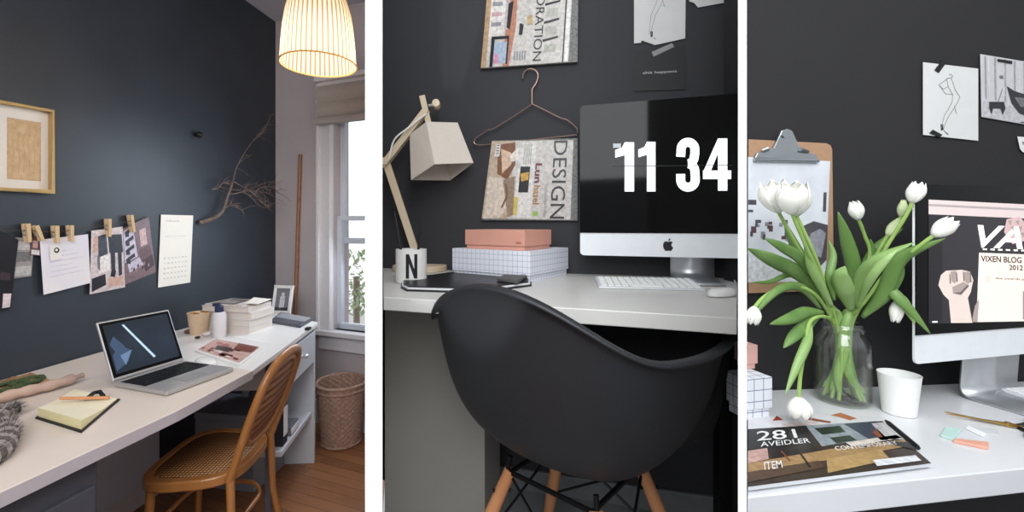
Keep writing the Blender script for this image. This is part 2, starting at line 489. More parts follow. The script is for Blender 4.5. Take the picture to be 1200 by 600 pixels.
# ================================================================== LEFT ROOM: long worktop
DZ = .70
wood_top = mat('pale_worktop', '#dccdc1', .42, var=.03, scale=6)
wt_shade = mat('worktop_edge_shade', '#b9aeb2', .5, var=.03)  # greyer than the top: shade on the front edge put into the colour
A = onz(-120, 640, DZ); A = V((-.985, .42, DZ)); B = onz(208, 481, DZ); C = onz(296, 434, DZ)
D = onz(296, 434, DZ); E_ = onz(372.5, 377.5, DZ)
WA = W1.at(-300, 300, .006); WA = W1.p + W1.n * .006 - d1 * 1.15; WA.z = DZ


def w1pt(y, z, off=.006):
    p = W1.p + W1.n * off; t = (y - p.y) / d1.y; q = p + d1 * t; return V((q.x, q.y, z))


WA = w1pt(.30, DZ); WC = w1pt(1.75, DZ); WE = w1pt(2.62, DZ)
front0 = B + (B - onz(0, 577, DZ)).normalized() * -1.0
mb = MB(); TH = .030
mb.prism([front0, B, C, WC, WA], (0, 0, -TH), wood_top)
tw = thing('long_worktop', (-1.3, 1.0, 0), 'long pale worktop fixed along the dark wall of the left room', 'desk')
mb.build('tabletop', tw, bevel=.0025)
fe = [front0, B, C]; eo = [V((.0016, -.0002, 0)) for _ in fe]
mb = MB(); mb.hexa([V((p.x, p.y, DZ - .001)) for p in fe] + [V((p.x - .001, p.y, DZ - .001)) for p in fe[::-1]], [V((p.x, p.y, DZ - .029)) for p in fe] + [V((p.x - .001, p.y, DZ - .029)) for p in fe[::-1]], wt_shade)
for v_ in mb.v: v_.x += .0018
mb.build('edge_shade_strip', tw)  # thin strip added to carry the shaded tone of the front edge
mb = MB(); lm = mat('white_leg_paint', '#a9aab2', .5)
a = w1pt(.95, 0, .03); 
mb = MB(); a0, a1 = w1pt(.5, .10, .022), w1pt(1.95, .10, .022)
mb.prism([a0, a1, a1 + W1.n * .018, a0 + W1.n * .018], (0, 0, DZ - TH - .10), mat('back_panel_paint', '#c6c9d6', .55, var=.03))
mb.build('back_panel_or_shade_sheet', tw, bevel=.002)

# drawer unit at the far end
du = thing('drawer_unit', (E_.x - .15, E_.y - .1, 0), 'white desk unit with a drawer and open shelf at the far end of the worktop', 'drawer unit')
mb = MB(); g = .002
C2 = C + (E_ - C).normalized() * g; WC2 = WC + d1 * g
mb.prism([C2, E_, WE, WC2], (0, 0, -.022), mat('unit_top_white', '#e8e4e2', .35, var=.02)); mb.build('unit_top', du, bevel=.0025)
fd = (E_ - C).normalized(); fn = V((fd.y, -fd.x, 0)); inw = -fn
ctop = DZ - .022


def fu(s, dpt, z): q = C + fd * s + inw * dpt; return V((q.x, q.y, z))


FL = (E_ - C).length; SP = (onz(333, 406, DZ) - C).length; print('FL', FL, SP); white_p = mat('white_cabinet_paint', '#d3d5dc', .4, var=.02)


def fbox(mb, s0, s1, p0, p1, z0, z1, m): mb.prism([fu(s0, p0, z0), fu(s1, p0, z0), fu(s1, p1, z0), fu(s0, p1, z0)], (0, 0, z1 - z0), m)


mb = MB(); fbox(mb, FL - .03, FL - .008, .01, .36, .0, ctop, white_p); mb.build('side_panel', du, bevel=.002)
mb = MB(); fbox(mb, SP, SP + .02, .06, .08, .0, ctop, mat('grey_leg_paint', '#5c5f69', .5)); mb.build('leg', du, bevel=.002)
mb = MB(); fbox(mb, SP + .02, FL - .03, .02, .14, .24, .262, white_p); mb.build('shelf', du, bevel=.002)
mb = MB(); fbox(mb, SP + .02, FL - .03, .142, .152, .262, ctop - .17, mat('unit_recess_shade', '#35363d', .7)); mb.build('back_panel_or_shade_sheet', du)  # dark sheet put in for the shade of the recess above the shelf
s0 = SP + .025
dr = MB(); fbox(dr, s0, FL - .034, .004, .30, ctop - .165, ctop - .012, white_p); dr = dr.build('drawer', du, bevel=.003)
mb = MB(); q = fu((s0 + FL) / 2 - .01, -.012, ctop - .085); mb.ball(q, .013, alu, 10, (1, 1, .8)); mb.tube([q, q + inw * .018], .005, alu, 8); mb.build('knob', dr, smooth=True)
# things on the open shelf
for i, (s, wdt, h, c, lb) in enumerate(((SP + .06, .05, .20, '#26262c', 'black ring binder on the open shelf of the white desk unit'), (SP + .15, .10, .04, '#7a7783', 'grey folded papers on the open shelf of the white desk unit'))):
    mb = MB(); fbox(mb, s, s + wdt, .03, .13, .262, .262 + h, mat('shelf_thing%d' % i, c, .6)); fbox(mb, s + .004, s + wdt - .004, .026, .03, .262 + h * .2, .262 + h * .8, paper_w)
    mb.build(('ring_binder', 'paper_bundle')[i], label=lb, cat=('binder', 'papers')[i], bevel=.003)

# grey file box under the far end of the worktop
gm_ = mat('blue_grey_steel', '#8a8e99', .5, var=.04)
fb = thing('file_box', onz(317, 557, 0), 'grey filing box with pale handle standing under the worktop behind the chair', 'file box')
q0 = onz(298, 578, 0); q1 = onz(334, 545, 0); fd2 = (q1 - q0).normalized(); in2 = V((-fd2.y, fd2.x, 0))
mb = MB(); mb.prism([q0, q1, q1 + in2 * .30, q0 + in2 * .30], (0, 0, .31), gm_); mb.build('body', fb, bevel=.006)
mb = MB(); mb.prism([q0 - in2 * .004, q1 - in2 * .004, q1 + in2 * .304, q0 + in2 * .304], (0, 0, .03), gm_); 
for k, vv in enumerate(mb.v): vv.z += .31
mb.build('lid', fb, bevel=.004)
mb = MB(); c = q0.lerp(q1, .58) - in2 * .006; mb.tube([c + fd2 * -.045 + V((0, 0, .22)), c + fd2 * -.03 - in2 * .012 + V((0, 0, .225)), c + fd2 * .03 - in2 * .012 + V((0, 0, .235)), c + fd2 * .045 + V((0, 0, .24))], .006, mat('handle_pale', '#cfd3da', .4), 8)
mb.build('handle', fb, smooth=True)

# black cabinet at near left, under the worktop
bc = thing('filing_cabinet', (-.98, .72, 0), 'dark grey steel filing cabinet under the near end of the worktop', 'filing cabinet')
fl = (B - onz(0, 577, DZ)).normalized(); fl.z = 0; fl.normalize(); il = V((-fl.y, fl.x, 0))
Q1 = B - fl * .175 + il * .035; Q1.z = 0; Q0 = Q1 - fl * .62
dk = mat('dark_steel', '#47464f', .45, var=.03)
mb = MB(); mb.prism([Q0, Q1, Q1 + il * .42, Q0 + il * .42], (0, 0, .655), dk); mb.build('body', bc, bevel=.004)
for k in range(2):
    mb = MB(); z0 = .02 + k * .30; a, c = Q0 + fl * .012 - il * .012, Q1 - fl * .012 - il * .012
    mb.prism([V((a.x, a.y, z0)), V((c.x, c.y, z0)), V((c.x, c.y, z0)) + il * .012, V((a.x, a.y, z0)) + il * .012], (0, 0, .285), dk); dd = mb.build('drawer', bc, bevel=.003)
    mb = MB(); h = a.lerp(c, .5) - il * .012; mb.box((.10, .012, .012), (0, 0, 0), alu, Matrix.Translation(V((h.x, h.y, z0 + .25))) @ Matrix.Rotation(math.atan2(fl.y, fl.x), 4, 'Z')); mb.build('handle', dd, bevel=.002)

# ------------------------------------------------------------------ bentwood cane chair
cm = mat('honey_bentwood', '#96602f', .28, c2='#b57a45', scale=9, stretch=(1, 1, .15), coat=.3)
ch = thing('bentwood_chair', pose((-.925, 1.545, 0), math.radians(92)) @ Matrix.Diagonal((.84, .72, .93, 1)), 'honey brown bentwood chair with cane seat and rounded cane back', 'chair')
CM = ROOT[ch.name]
SZ = .435


def ring(pts, z): return [V((x, y, z)) for x, y in pts]


def seat_out(k, inset=0):
    out = []
    for j in range(k):
        a = 2 * math.pi * j / k; n_ = 3.4
        c, s_ = math.cos(a), math.sin(a); r = (abs(c) ** n_ + abs(s_) ** n_) ** (-1 / n_)
        x, y = r * c, r * s_
        wx = .215 + .022 * y; out.append((x * (wx - inset), y * (.215 - inset)))
    return out


K = 48
o1, i1 = seat_out(K), seat_out(K, .038)
mb = MB(CM)
vs = ring(o1, SZ) + ring(i1, SZ) + ring(i1, SZ - .035) + ring(o1, SZ - .035)
fs = []
for j in range(K):
    k = (j + 1) % K
    for a, b_ in ((0, 1), (1, 2), (2, 3), (3, 0)): fs.append((a * K + j, a * K + k, b_ * K + k, b_ * K + j))
mb.add(vs, fs, cm); mb.build('seat_frame', ch, smooth=True, bevel=.006)
cane = pattern_mat('woven_cane', '#4a2a14', '#c08a52', 'cane', (62, 62), .5, .5, .42)
mb = MB(CM); i2 = seat_out(K, .034); mb.add(ring(i2, SZ - .004) + [V((0, 0, SZ - .009))], [(j, (j + 1) % K, K) for j in range(K)], cane)
mb.build('cane_seat', ch, smooth='all', solid=.003)
for x, y in ((.155, .165), (-.155, .165)):
    mb = MB(CM); mb.tube([(x, y, SZ - .03), (x * 1.04, y * 1.03, .25), (x * 1.14, y * 1.16, 0)], [.019, .016, .012], cm, 12); mb.build('leg', ch, smooth=True)
for sx in (1, -1):
    mb = MB(CM); mb.tube([(sx * .175, -.19, SZ - .0), (sx * .18, -.20, .2), (sx * .19, -.25, 0)], [.018, .016, .013], cm, 12); mb.build('leg', ch, smooth=True)
# continuous bent back hoop
lean = lambda z: -.195 - (z - SZ) * .46
hp = []
for x, z in ((.178, SZ - .02), (.182, .50), (.188, .60), (.186, .70), (.165, .79), (.11, .845), (0, .865), (-.11, .845), (-.165, .79), (-.186, .70), (-.188, .60), (-.182, .50), (-.178, SZ - .02)):
    z = SZ + (z - SZ) * .87; hp.append((x, lean(z), z))
mb = MB(CM); mb.tube(bez(hp, 6), .0175, cm, 12); mb.build('back_hoop', ch, smooth=True)
mb = MB(CM); inner = []
for j in range(40):
    a = 2 * math.pi * j / 40; c, s_ = math.cos(a), math.sin(a); r = (abs(c) ** 2.8 + abs(s_) ** 2.8) ** (-1 / 2.8)
    inner.append((r * c * .158, r * s_ * .143 + .636))
mb.tube([(x, lean(z) + .001, z) for x, z in inner] + [(inner[0][0], lean(inner[0][1]) + .001, inner[0][1])], .012, cm, 10, cap=False)
mb.build('inner_back_frame', ch, smooth=True)
mb = MB(CM); 
mb.add([(x, lean(z), z) for x, z in inner] + [(0, lean(.636) - .004, .636)], [(j, (j + 1) % 40, 40) for j in range(40)], pattern_mat('woven_cane_back', '#5a3118', '#b98358', 'cane', (70, 70), .5, .5, .42, uv=False))
mb.build('cane_back', ch, smooth='all', solid=.003)
mb = MB(CM); mb.tube(bez([(a_[0] * .86, a_[1] * .86, .23) for a_ in (seat_out(12) + [seat_out(12)[0]])], 4), .009, cm, 8, cap=False); mb.build('stretcher', ch, smooth=True)

# ------------------------------------------------------------------ wicker waste basket
bp_ = onz(400, 517, 0)
wk = thing('waste_basket', bp_, 'round brown wicker waste basket on the wooden floor below the window', 'basket')
BM = Matrix.Translation(bp_)
mb = MB(BM); R0, R1, H = .100, .128, .33
wick = mat('wicker_strand', '#a98877', .7, var=.25, scale=60)
NS = 40
rows = 24
vs = []; fs = []
for i in range(rows * 2 + 1):
    z = H * i / (rows * 2); r = R0 + (R1 - R0) * (z / H) ** .8
    for j in range(NS * 2):
        a = 2 * math.pi * j / (NS * 2); rr = r + (.0035 if (i // 2 + j // 2) % 2 else -.0035)
        vs.append((rr * math.cos(a), rr * math.sin(a), z))
n2 = NS * 2
for i in range(rows * 2):
    for j in range(n2): fs.append((i * n2 + j, i * n2 + (j + 1) % n2, (i + 1) * n2 + (j + 1) % n2, (i + 1) * n2 + j))
mb.add(vs, fs, wick); mb.build('woven_body', wk, smooth='all', solid=.004)
mb = MB(BM); mb.lathe([(.0001, .004), (R0, .004), (R0, .012), (.0001, .012)], (0, 0, 0), wick, 32); mb.build('bottom', wk)
for z, r in ((H, R1 + .004), (H - .03, R1 + .004), (.01, R0 + .004)):
    mb = MB(BM); k = 40; mb.tube([((r + .002 * math.sin(j * 5)) * math.cos(2 * math.pi * j / k), (r + .002 * math.sin(j * 5)) * math.sin(2 * math.pi * j / k), z) for j in range(k + 1)], .008, wick, 8, cap=False); mb.build('rim', wk, smooth=True)
mb = MB(BM); mb.tube([(-R1 - .006, -.02, H - .01), (-R1 - .02, -.03, H + .002), (-R1 - .03, -.01, H - .03), (-R1 - .015, .01, H - .05), (-R1, .02, H - .03)], .006, wick, 8); mb.build('handle', wk, smooth=True)

# ------------------------------------------------------------------ pendant lamp
lp = at(373.5, 76, 1.75); lampz = lp.z
pl = thing('pendant_lamp', lp, 'lit pendant lamp with pale ribbed basket shade hanging from the ceiling', 'pendant lamp')
PM = Matrix.Translation(lp)
sm = bpy.data.materials.new('ribbed_raffia_shade'); sm.use_nodes = True; n = sm.node_tree; n.nodes.clear()
o_ = n.nodes.new('ShaderNodeOutputMaterial'); mxs = n.nodes.new('ShaderNodeMixShader'); df = n.nodes.new('ShaderNodeBsdfDiffuse'); tr = n.nodes.new('ShaderNodeBsdfTranslucent')
t = n.nodes.new('ShaderNodeTexCoord'); s_ = n.nodes.new('ShaderNodeSeparateXYZ'); n.links.new(t.outputs['UV'], s_.inputs[0])
m1 = n.nodes.new('ShaderNodeMath'); m1.operation = 'MULTIPLY'; m1.inputs[1].default_value = 46 * 6.2832
m2 = n.nodes.new('ShaderNodeMath'); m2.operation = 'SINE'; cr = n.nodes.new('ShaderNodeValToRGB')
m3 = n.nodes.new('ShaderNodeMath'); m3.operation = 'MULTIPLY_ADD'; m3.inputs[1].default_value = .5; m3.inputs[2].default_value = .5
cr.color_ramp.elements[0].position = .15; cr.color_ramp.elements[0].color = L('#a07a58'); cr.color_ramp.elements[1].position = .6; cr.color_ramp.elements[1].color = L('#eddfc8')
n.links.new(s_.outputs[0], m1.inputs[0]); n.links.new(m1.outputs[0], m2.inputs[0]); n.links.new(m2.outputs[0], m3.inputs[0]); n.links.new(m3.outputs[0], cr.inputs[0])
n.links.new(cr.outputs[0], df.inputs[0]); n.links.new(cr.outputs[0], tr.inputs[0]); mxs.inputs[0].default_value = .55
n.links.new(df.outputs[0], mxs.inputs[1]); n.links.new(tr.outputs[0], mxs.inputs[2]); n.links.new(mxs.outputs[0], o_.inputs[0])
mb = MB(PM); k = 96; prof = [(.143, 0), (.140, .06), (.134, .13), (.124, .20), (.106, .26), (.075, .30), (.03, .315)]
for i, (r, z) in enumerate(prof):
    for j in range(k + 1):
        a = 2 * math.pi * j / k; mb.v.append(PM @ V((r * math.cos(a), r * math.sin(a), z))); mb.uv[i * (k + 1) + j] = (j / k, i / 6)
kk = mb.mi(sm)
for i in range(len(prof) - 1):
    for j in range(k): mb.f.append([i * (k + 1) + j, i * (k + 1) + j + 1, (i + 1) * (k + 1) + j + 1, (i + 1) * (k + 1) + j]); mb.m.append(kk)
mb.build('lamp_shade', pl, smooth='all')
mb = MB(PM); mb.tube([(.144 * math.cos(2 * math.pi * j / 48), .144 * math.sin(2 * math.pi * j / 48), 0) for j in range(49)], .003, mat('rim_cane', '#c9924f', .6), 6, cap=False); mb.build('rim', pl, smooth=True)
mb = MB(PM); mb.ball((0, 0, .10), .032, mat('glowing_bulb', '#fff1dc', .3, emit=11, var=0), 14, (1, 1, 1.2)); mb.build('bulb', pl, smooth='all')
mb = MB(PM); mb.lathe([(.018, .135), (.020, .20), (.012, .22), (.001, .22)], (0, 0, 0), black_plastic, 12); mb.build('socket', pl)
mb = MB(PM); mb.tube([(0, 0, .22), (0, 0, 2.475 - lampz)], .003, paper_w, 6); mb.build('cord', pl)
mb = MB(PM); mb.lathe([(.0001, 2.478 - lampz), (.05, 2.478 - lampz), (.045, 2.45 - lampz), (.0001, 2.45 - lampz)], (0, 0, 0), paper_w, 20); mb.build('ceiling_rose', pl)
pt = bpy.data.lights.new('bulb_light', 'POINT'); pt.energy = 4.2; pt.color = (1, .85, .67); pt.shadow_soft_size = .03
po = bpy.data.objects.new('bulb_light', pt); COL.objects.link(po); po.location = lp + V((0, 0, .05))
# ================================================================== LEFT ROOM: things on the wall
def wallsheet(W, name, px, off, m, patches=None, label=None, cat='paper', group=None, th=.0008, pts=None, more=None, parent=None):
    """a sheet whose four corners (TL, TR, BR, BL) lie on the wall"""
    mb = MB(); s = Sheet(mb, [W.at(x, y, off) for x, y in px], W.n, th); s.base(m, pts)
    for p in patches or []: s.rect(*p[:4], p[4], p[5] if len(p) > 5 else 1)
    if more: more(s)
    return mb.build(name, parent, label, cat, group)


P = lambda n, c: mat('print_' + n, c, .38, var=.22, scale=90)
# framed art
gold = mat('gold_frame', '#b3945f', .4, metal=.35, var=.08)
fa = thing('framed_print', W1.at(14, 226, .002), 'gold framed vintage print on the dark wall of the left room', 'framed picture')
c4 = [W1.at(-34, 112, .0), W1.at(58.5, 129, .0), W1.at(56, 227, .0), W1.at(-34, 222, .0)]
c4 = [c4[0], c4[1], V((c4[1].x, c4[1].y, c4[2].z)), V((c4[0].x, c4[0].y, c4[3].z - .0))]
mb = MB(); s = Sheet(mb, c4, W1.n, .003); s.base(mat('mat_board', '#d9cfc4', .7, var=.02)); s.rect(.41, .17, .86, .86, P('sepia', '#b89a74'), 1)
s.rect(.425, .185, .845, .845, mat('sepia_print', '#c9ab84', .7, c2='#b8946c', scale=40), 2)
for k in range(5):
    a = .48 + k * .07; s.line([(a, .78), (a + .015, .55 + .04 * (k % 2)), (a - .01, .42), (a + .02, .32)], .006, P('sepiadark', '#a98560'), 3)
mb.build('mounted_print', fa)
mb = MB(); wd_ = [(0, 0), (1, 0), (1, 1), (0, 1)]; q_ = [s.p(u, v) for u, v in wd_]; cen = sum(q_, V((0, 0, 0))) / 4
fw = .009
ins = [p + (cen - p).normalized() * fw * 1.5 for p in q_]
for k in range(4):
    a, b_, c_, d_ = q_[k], q_[(k + 1) % 4], ins[(k + 1) % 4], ins[k]
    mb.prism([a, b_, c_, d_], W1.n * .022, gold)
mb.build('frame', fa, bevel=.003)

wallsheet(W1, 'photo_print', [(-6, 268), (21.5, 281), (12, 362), (-8, 366)], .012, P('darknight', '#15141a'),
          [(.5, .78, .95, .97, P('pinkwhite', '#d9c6c8')), (.3, .5, .8, .6, P('plum', '#3a2c33'))], 'dark photo print with a pink and white corner, leftmost on the string', 'photo print')
wallsheet(W1, 'photo_print', [(18, 278), (40, 280), (36.5, 323.5), (12, 327)], .008, P('greyphoto', '#8f8b88'),
          [(.1, .1, .8, .3, P('greyl', '#b2adaa')), (.2, .35, .9, .6, P('greyd', '#6d6a6a')), (.05, .72, .95, .95, P('greyl', '#b2adaa'))], 'small grey photo print hanging behind the dark print', 'photo print')
wallsheet(W1, 'photo_print', [(36, 277), (48, 278), (47, 300), (35, 299)], .010, P('redbrown', '#5a3c3e'),
          [(.2, .2, .7, .6, P('skin', '#b58a80')), (.1, .7, .9, .95, P('white2', '#cfc9c9'))], 'tiny reddish photo print under the tilted clothespin', 'photo print')
lav = mat('lavender_paper', '#dcd6df', .7, c2='#e6dfdc', scale=9)
wallsheet(W1, 'handwritten_sheet', [(46.5, 281), (103, 274.5), (106, 331.5), (51, 345.5)], .012, lav,
          [(.15, .25 + .09 * k, .15 + .5 + .1 * (k % 3), .262 + .09 * k, P('faint', '#c6c0cf')) for k in range(6)], 'large blank white sheet hanging from two clothespins', 'sheet of paper')


def ringmark(s):
    s.patch([(.58 + .26 * math.cos(a / 8 * 6.283), .35 + .2 * math.sin(a / 8 * 6.283)) for a in range(8)], ink, 1)
    s.patch([(.56 + .13 * math.cos(a / 8 * 6.283), .33 + .1 * math.sin(a / 8 * 6.283)) for a in range(8)], mat('tag_paper', '#e3dcd6', .7), 2)


wallsheet(W1, 'paper_tag', [(58, 288), (71.5, 287), (72, 303), (59, 305.5)], .015, mat('tag_paper', '#e3dcd6', .7), None, 'small paper tag with a black ring pinned over the white sheet', 'tag', more=ringmark)


def fashion(s):
    bk, gy, wh, sk = P('navy', '#2c3038'), P('greyjacket', '#6f6b70'), P('offwhite', '#e6dedb'), P('skin2', '#c9a493')
    s.patch([(.2, .1), (.45, .08), (.5, .4), (.22, .45)], P('jacket', '#3e434b')); s.patch([(.5, .1), (.95, .12), (.98, .42), (.55, .4)], bk)
    s.patch([(.28, .43), (.56, .42), (.55, .68), (.25, .7)], wh, 2); s.patch([(.58, .4), (.72, .4), (.72, .72), (.6, .74)], bk, 2)
    s.patch([(.8, .38), (.93, .38), (.92, .78), (.82, .8)], bk, 2); s.patch([(.18, .4), (.25, .42), (.28, .66), (.2, .62)], gy, 2)
    s.patch([(.04, .76), (.42, .72), (.44, .9), (.05, .97)], P('blackbag', '#222128'), 2); s.rect(.5, .8, .95, .95, sk, 1); s.rect(.05, .1, .2, .35, sk, 1)
    s.patch([(.6, .68), (.74, .7), (.7, .8), (.56, .78)], P('blackbag', '#222128'), 3)


wallsheet(W1, 'magazine_page', [(107, 270.5), (143.5, 265.5), (146.5, 336.5), (105, 345)], .010, P('fashionbg', '#cbbdbd'), None, 'fashion magazine page of people in dark jackets pinned on the string', 'magazine page', more=fashion)


def collage(s):
    s.patch([(0, .05), (.35, .02), (.45, .6), (.02, .62)], P('lilac', '#c5bccb'))
    for k in range(4): s.patch([(.05, .08 + .16 * k), (.35, .03 + .16 * k), (.36, .1 + .16 * k), (.2, .12 + .16 * k), (.2, .19 + .16 * k), (.07, .17 + .16 * k)], P('shadowblue', '#2f313b'), 2)
    s.rect(.58, .16, .82, .45, P('peach', '#c8a9a6'), 2)
    s.patch([(.5, .5), (.9, .48), (.95, .7), (.55, .72)], P('browngrey', '#6b5055'), 1); s.patch([(.1, .66), (.5, .62), (.62, .78), (.15, .82)], P('lilac', '#c5bccb'), 1)
    s.patch([(.6, .7), (.95, .66), (.97, .86), (.66, .92)], P('darkbrown', '#4c383b'), 2)
    for k in range(9): s.ball_ = None; s.patch([(.2 + .07 * k, .74 + .03 * (k % 3)), (.25 + .07 * k, .73 + .03 * (k % 3)), (.25 + .07 * k, .79 + .03 * (k % 3)), (.19 + .07 * k, .79 + .03 * (k % 3))], P('mauve%d' % (k % 2), ('#9c8288', '#40333a')[k % 2]), 3)


wallsheet(W1, 'collage_page', [(144, 268), (174, 253.5), (182.5, 319), (146.5, 333.5)], .006, P('collagebg', '#7c6669'), None, 'brown and lilac collage page, rightmost on the string', 'magazine page', more=collage)


def cal(s):
    g = P('calgrey', '#cfc9c2')
    for r in range(5):
        for c_ in range(7): s.rect(.13 + .11 * c_, .6 + .07 * r, .19 + .11 * c_, .617 + .07 * r, g, 1)
    s.rect(.15, .08, .55, .095, g); s.rect(.15, .3, .8, .306, g)


wallsheet(W1, 'wall_calendar', [(188.5, 251.5), (226, 252.5), (222.5, 331), (185, 337)], .004, mat('calendar_paper', '#f1ebe0', .7, var=.01), None, 'plain white calendar sheet hanging on the dark wall', 'calendar', more=cal, th=.002)
# string of clothespins
mb = MB(); mb.tube([W1.at(x, y, .017) for x, y in ((-60, 272), (30, 270), (64, 272), (125, 264), (153, 259), (178, 254))], .0012, mat('twine', '#4a443f', .9), 5)
mb.build('string', label='thin dark string running behind the clothespins on the dark wall', cat='string')
pin = mat('birch_wood', '#d2b48c', .6, c2='#c2a276', scale=20, stretch=(1, 1, .2))
pins = [((29.5, 262), (31.5, 284), 'over the small grey print'), ((39.5, 264.5), (47, 282), 'tilted sideways at the corner of the blank sheet'), ((63.5, 264.5), (64.5, 285), 'above the paper tag with the ring'),
        ((81, 264), (81.5, 283), 'alone on the blank white sheet, right of the tag'), ((125.5, 256.5), (126, 277.5), 'on the fashion page'), ((151.5, 252), (154.5, 272), 'on the brown collage page')]
for (a, b_, lb) in pins:
    p, q = W1.at(*a, .014), W1.at(*b_, .014)
    zd = (p - q); ln = zd.length; zd.normalize(); xn = zd.cross(W1.n).normalized(); yn = W1.n
    M = Matrix(((xn.x, yn.x, zd.x, q.x), (xn.y, yn.y, zd.y, q.y), (xn.z, yn.z, zd.z, q.z), (0, 0, 0, 1)))
    t = thing('clothespin', M, 'wooden clothespin ' + lb, 'clothespin', 'clothespins on the string')
    for sg in (-1, 1):
        mb = MB(M); mb.hexa([V((-.004, .0025 * sg + .003, 0)), V((.004, .0025 * sg + .003, 0)), V((.005, .0025 * sg + .009 * sg + .003, 0)), V((-.005, .0025 * sg + .009 * sg + .003, 0))],
                            [V((-.0055, .004 * sg + .003, ln)), V((.0055, .004 * sg + .003, ln)), V((.007, .011 * sg + .003, ln)), V((-.007, .011 * sg + .003, ln))], pin)
        mb.build('jaw', t, bevel=.001)
    mb = MB(M); mb.tube([(-.011, .003, ln * .45), (.011, .003, ln * .45)], .004, alu, 8); mb.build('spring', t)
# round hook
mb = MB(); q = W1.at(229, 158); mb.tube([q, q + W1.n * .018], .010, black_plastic, 12); mb.ball(q + W1.n * .022, .016, black_plastic, 12); mb.build('coat_hook', label='small round black knob high on the dark wall of the left room', cat='hook', smooth=True)
# branch
bark = mat('pale_bark', '#55463e', .85, c2='#7b6a5f', scale=40)
random.seed(5)
br_ = thing('dry_branch', W1.at(235, 261, .01), 'dry twiggy branch fixed on the dark wall near the window corner', 'branch')
main = [(234, 261, .012), (241, 259, .02), (250, 256, .03), (258, 251, .04), (263, 243, .04), (266, 232, .045), (270, 222, .05), (273, 212, .04)]
mb = MB(); mb.tube(bez([W1.at(*p) for p in main], 4), [.011 - .006 * i / 28 for i in range(29)], bark, 8); mb.build('stem', br_, smooth=True)
mb = MB()
rts = [((273, 212), (283, 218, .06), (297, 224, .09), (312, 226, .11), (323, 232, .12)), ((270, 222), (284, 224, .05), (296, 233, .07), (308, 243, .1), (320, 240, .1)),
       ((268, 228), (280, 226, .08), (292, 222, .10), (306, 216, .1), (322, 212, .1)), ((271, 216), (262, 214, .06), (256, 220, .05), (248, 222, .04)),
       ((273, 213), (277, 197, .05), (286, 180, .06), (298, 163, .08), (312, 146, .09)), ((297, 165), (305, 158, .1), (311, 150, .11), (316, 138, .12)),
       ((284, 218), (296, 226, .12), (306, 236, .14), (316, 246, .14)), ((300, 224), (308, 219, .12), (318, 220, .12), (326, 226, .12)), ((262, 245), (272, 240, .06), (284, 246, .07))]
for r in rts:
    pts = [W1.at(p[0], p[1], p[2] if len(p) > 2 else .05) for p in r]
    b_ = bez(pts, 4); mb.tube(b_, [.0034 - .0024 * i / len(b_) for i in range(len(b_))], bark, 5)
    for k in range(11):
        p = random.choice(b_[3:]); d = V((random.uniform(-.02, .05), random.uniform(0, .09), random.uniform(-.05, .06)))
        mb.tube([p, p + d * .5 + V((0, 0, .008)), p + d], [.0015, .0011, .0006], bark, 4)
mb.build('twigs', br_, smooth=True)
# brown pole in the corner
a, b_ = W1B.at(342.5, 352, .03), W1B.at(352, 181, .012)
mb = MB(); mb.tube([V((a.x, a.y, .14)), b_], .011, mat('brown_pole', '#9c6a4a', .5, c2='#8a5a3c', scale=30), 10)
mb.build('wooden_pole', label='thin brown wooden pole leaning upright on the pale wall beside the window', cat='pole', smooth=True)

# ------------------------------------------------------------------ things on the worktop
def onplane(mb, px, z, th, m, n=(0, 0, 1)):
    return Sheet(mb, [onz(x, y, z) for x, y in px], n, th).base(m)


# laptop
lc = V((-.968, 1.425, DZ)); LM = pose(lc, math.radians(71)); lw, ld = .228, .228
lt = thing('laptop', LM, 'open silver laptop with dark screen on the long pale worktop', 'laptop')
slv = mat('laptop_silver', '#b9b6b6', .38, metal=.5, var=.02)
mb = MB(LM); mb.box((lw, ld, .014), (0, 0, .009), slv); mb.build('base', lt, bevel=.003)
mb = MB(LM)
for k in range(13):
    for r in range(5): mb.box((lw * .062, ld * .072, .0015), (-lw * .42 + k * lw * .07, ld * .36 - r * ld * .092, .0172), mat('laptop_key', '#131316', .5))
mb.box((lw * .93, ld * .48, .0006), (0, ld * .175, .0163), mat('key_well', '#202024', .5)); mb.build('keys', lt)
mb = MB(LM); mb.box((lw * .34, ld * .26, .0008), (0, -ld * .27, .0164), mat('trackpad_grey', '#a3a1a2', .35, metal=.4)); mb.build('trackpad', lt)
tl = math.radians(24); LL = LM @ Matrix.Translation((0, ld / 2, .018)) @ Matrix.Rotation(-tl, 4, 'X')
mb = MB(LL); mb.box((lw, .008, .190), (0, .004, .095), slv); lid = mb.build('lid', lt, bevel=.003)
mb = MB(LL); mb.box((lw * .965, .001, .176), (0, -.0003, .0965), black_gloss); mb.build('bezel', lid)
mb = MB(LL); scm = mat('laptop_screen_dark', '#161c24', .15, emit=.25, c2='#26303d', scale=5)
s = Sheet(mb, [LL @ V(p) for p in ((-lw * .445, -.001, .176), (lw * .445, -.001, .176), (lw * .445, -.001, .018), (-lw * .445, -.001, .018))], LL.to_3x3() @ V((0, -1, 0)), .0006)
mb.M = Matrix(); s.base(scm); bl = mat('screen_blue', '#5e7593', .2, emit=.35); pl_ = mat('screen_pale', '#a6bccb', .2, emit=.5)
s.patch([(.02, .62), (.16, .45), (.30, .62), (.2, .82), (.02, .95)], mat('screen_midblue', '#3b4d66', .2, emit=.3)); s.patch([(.02, .4), (.1, .25), (.22, .5), (.08, .6)], mat('screen_midblue', '#3b4d66', .2, emit=.3), 1)
s.patch([(.12, .66), (.3, .6), (.16, .88)], bl, 2); s.patch([(.26, .06), (.29, .05), (.62, .86), (.585, .88)], pl_, 2)
mb.build('screen', lid)

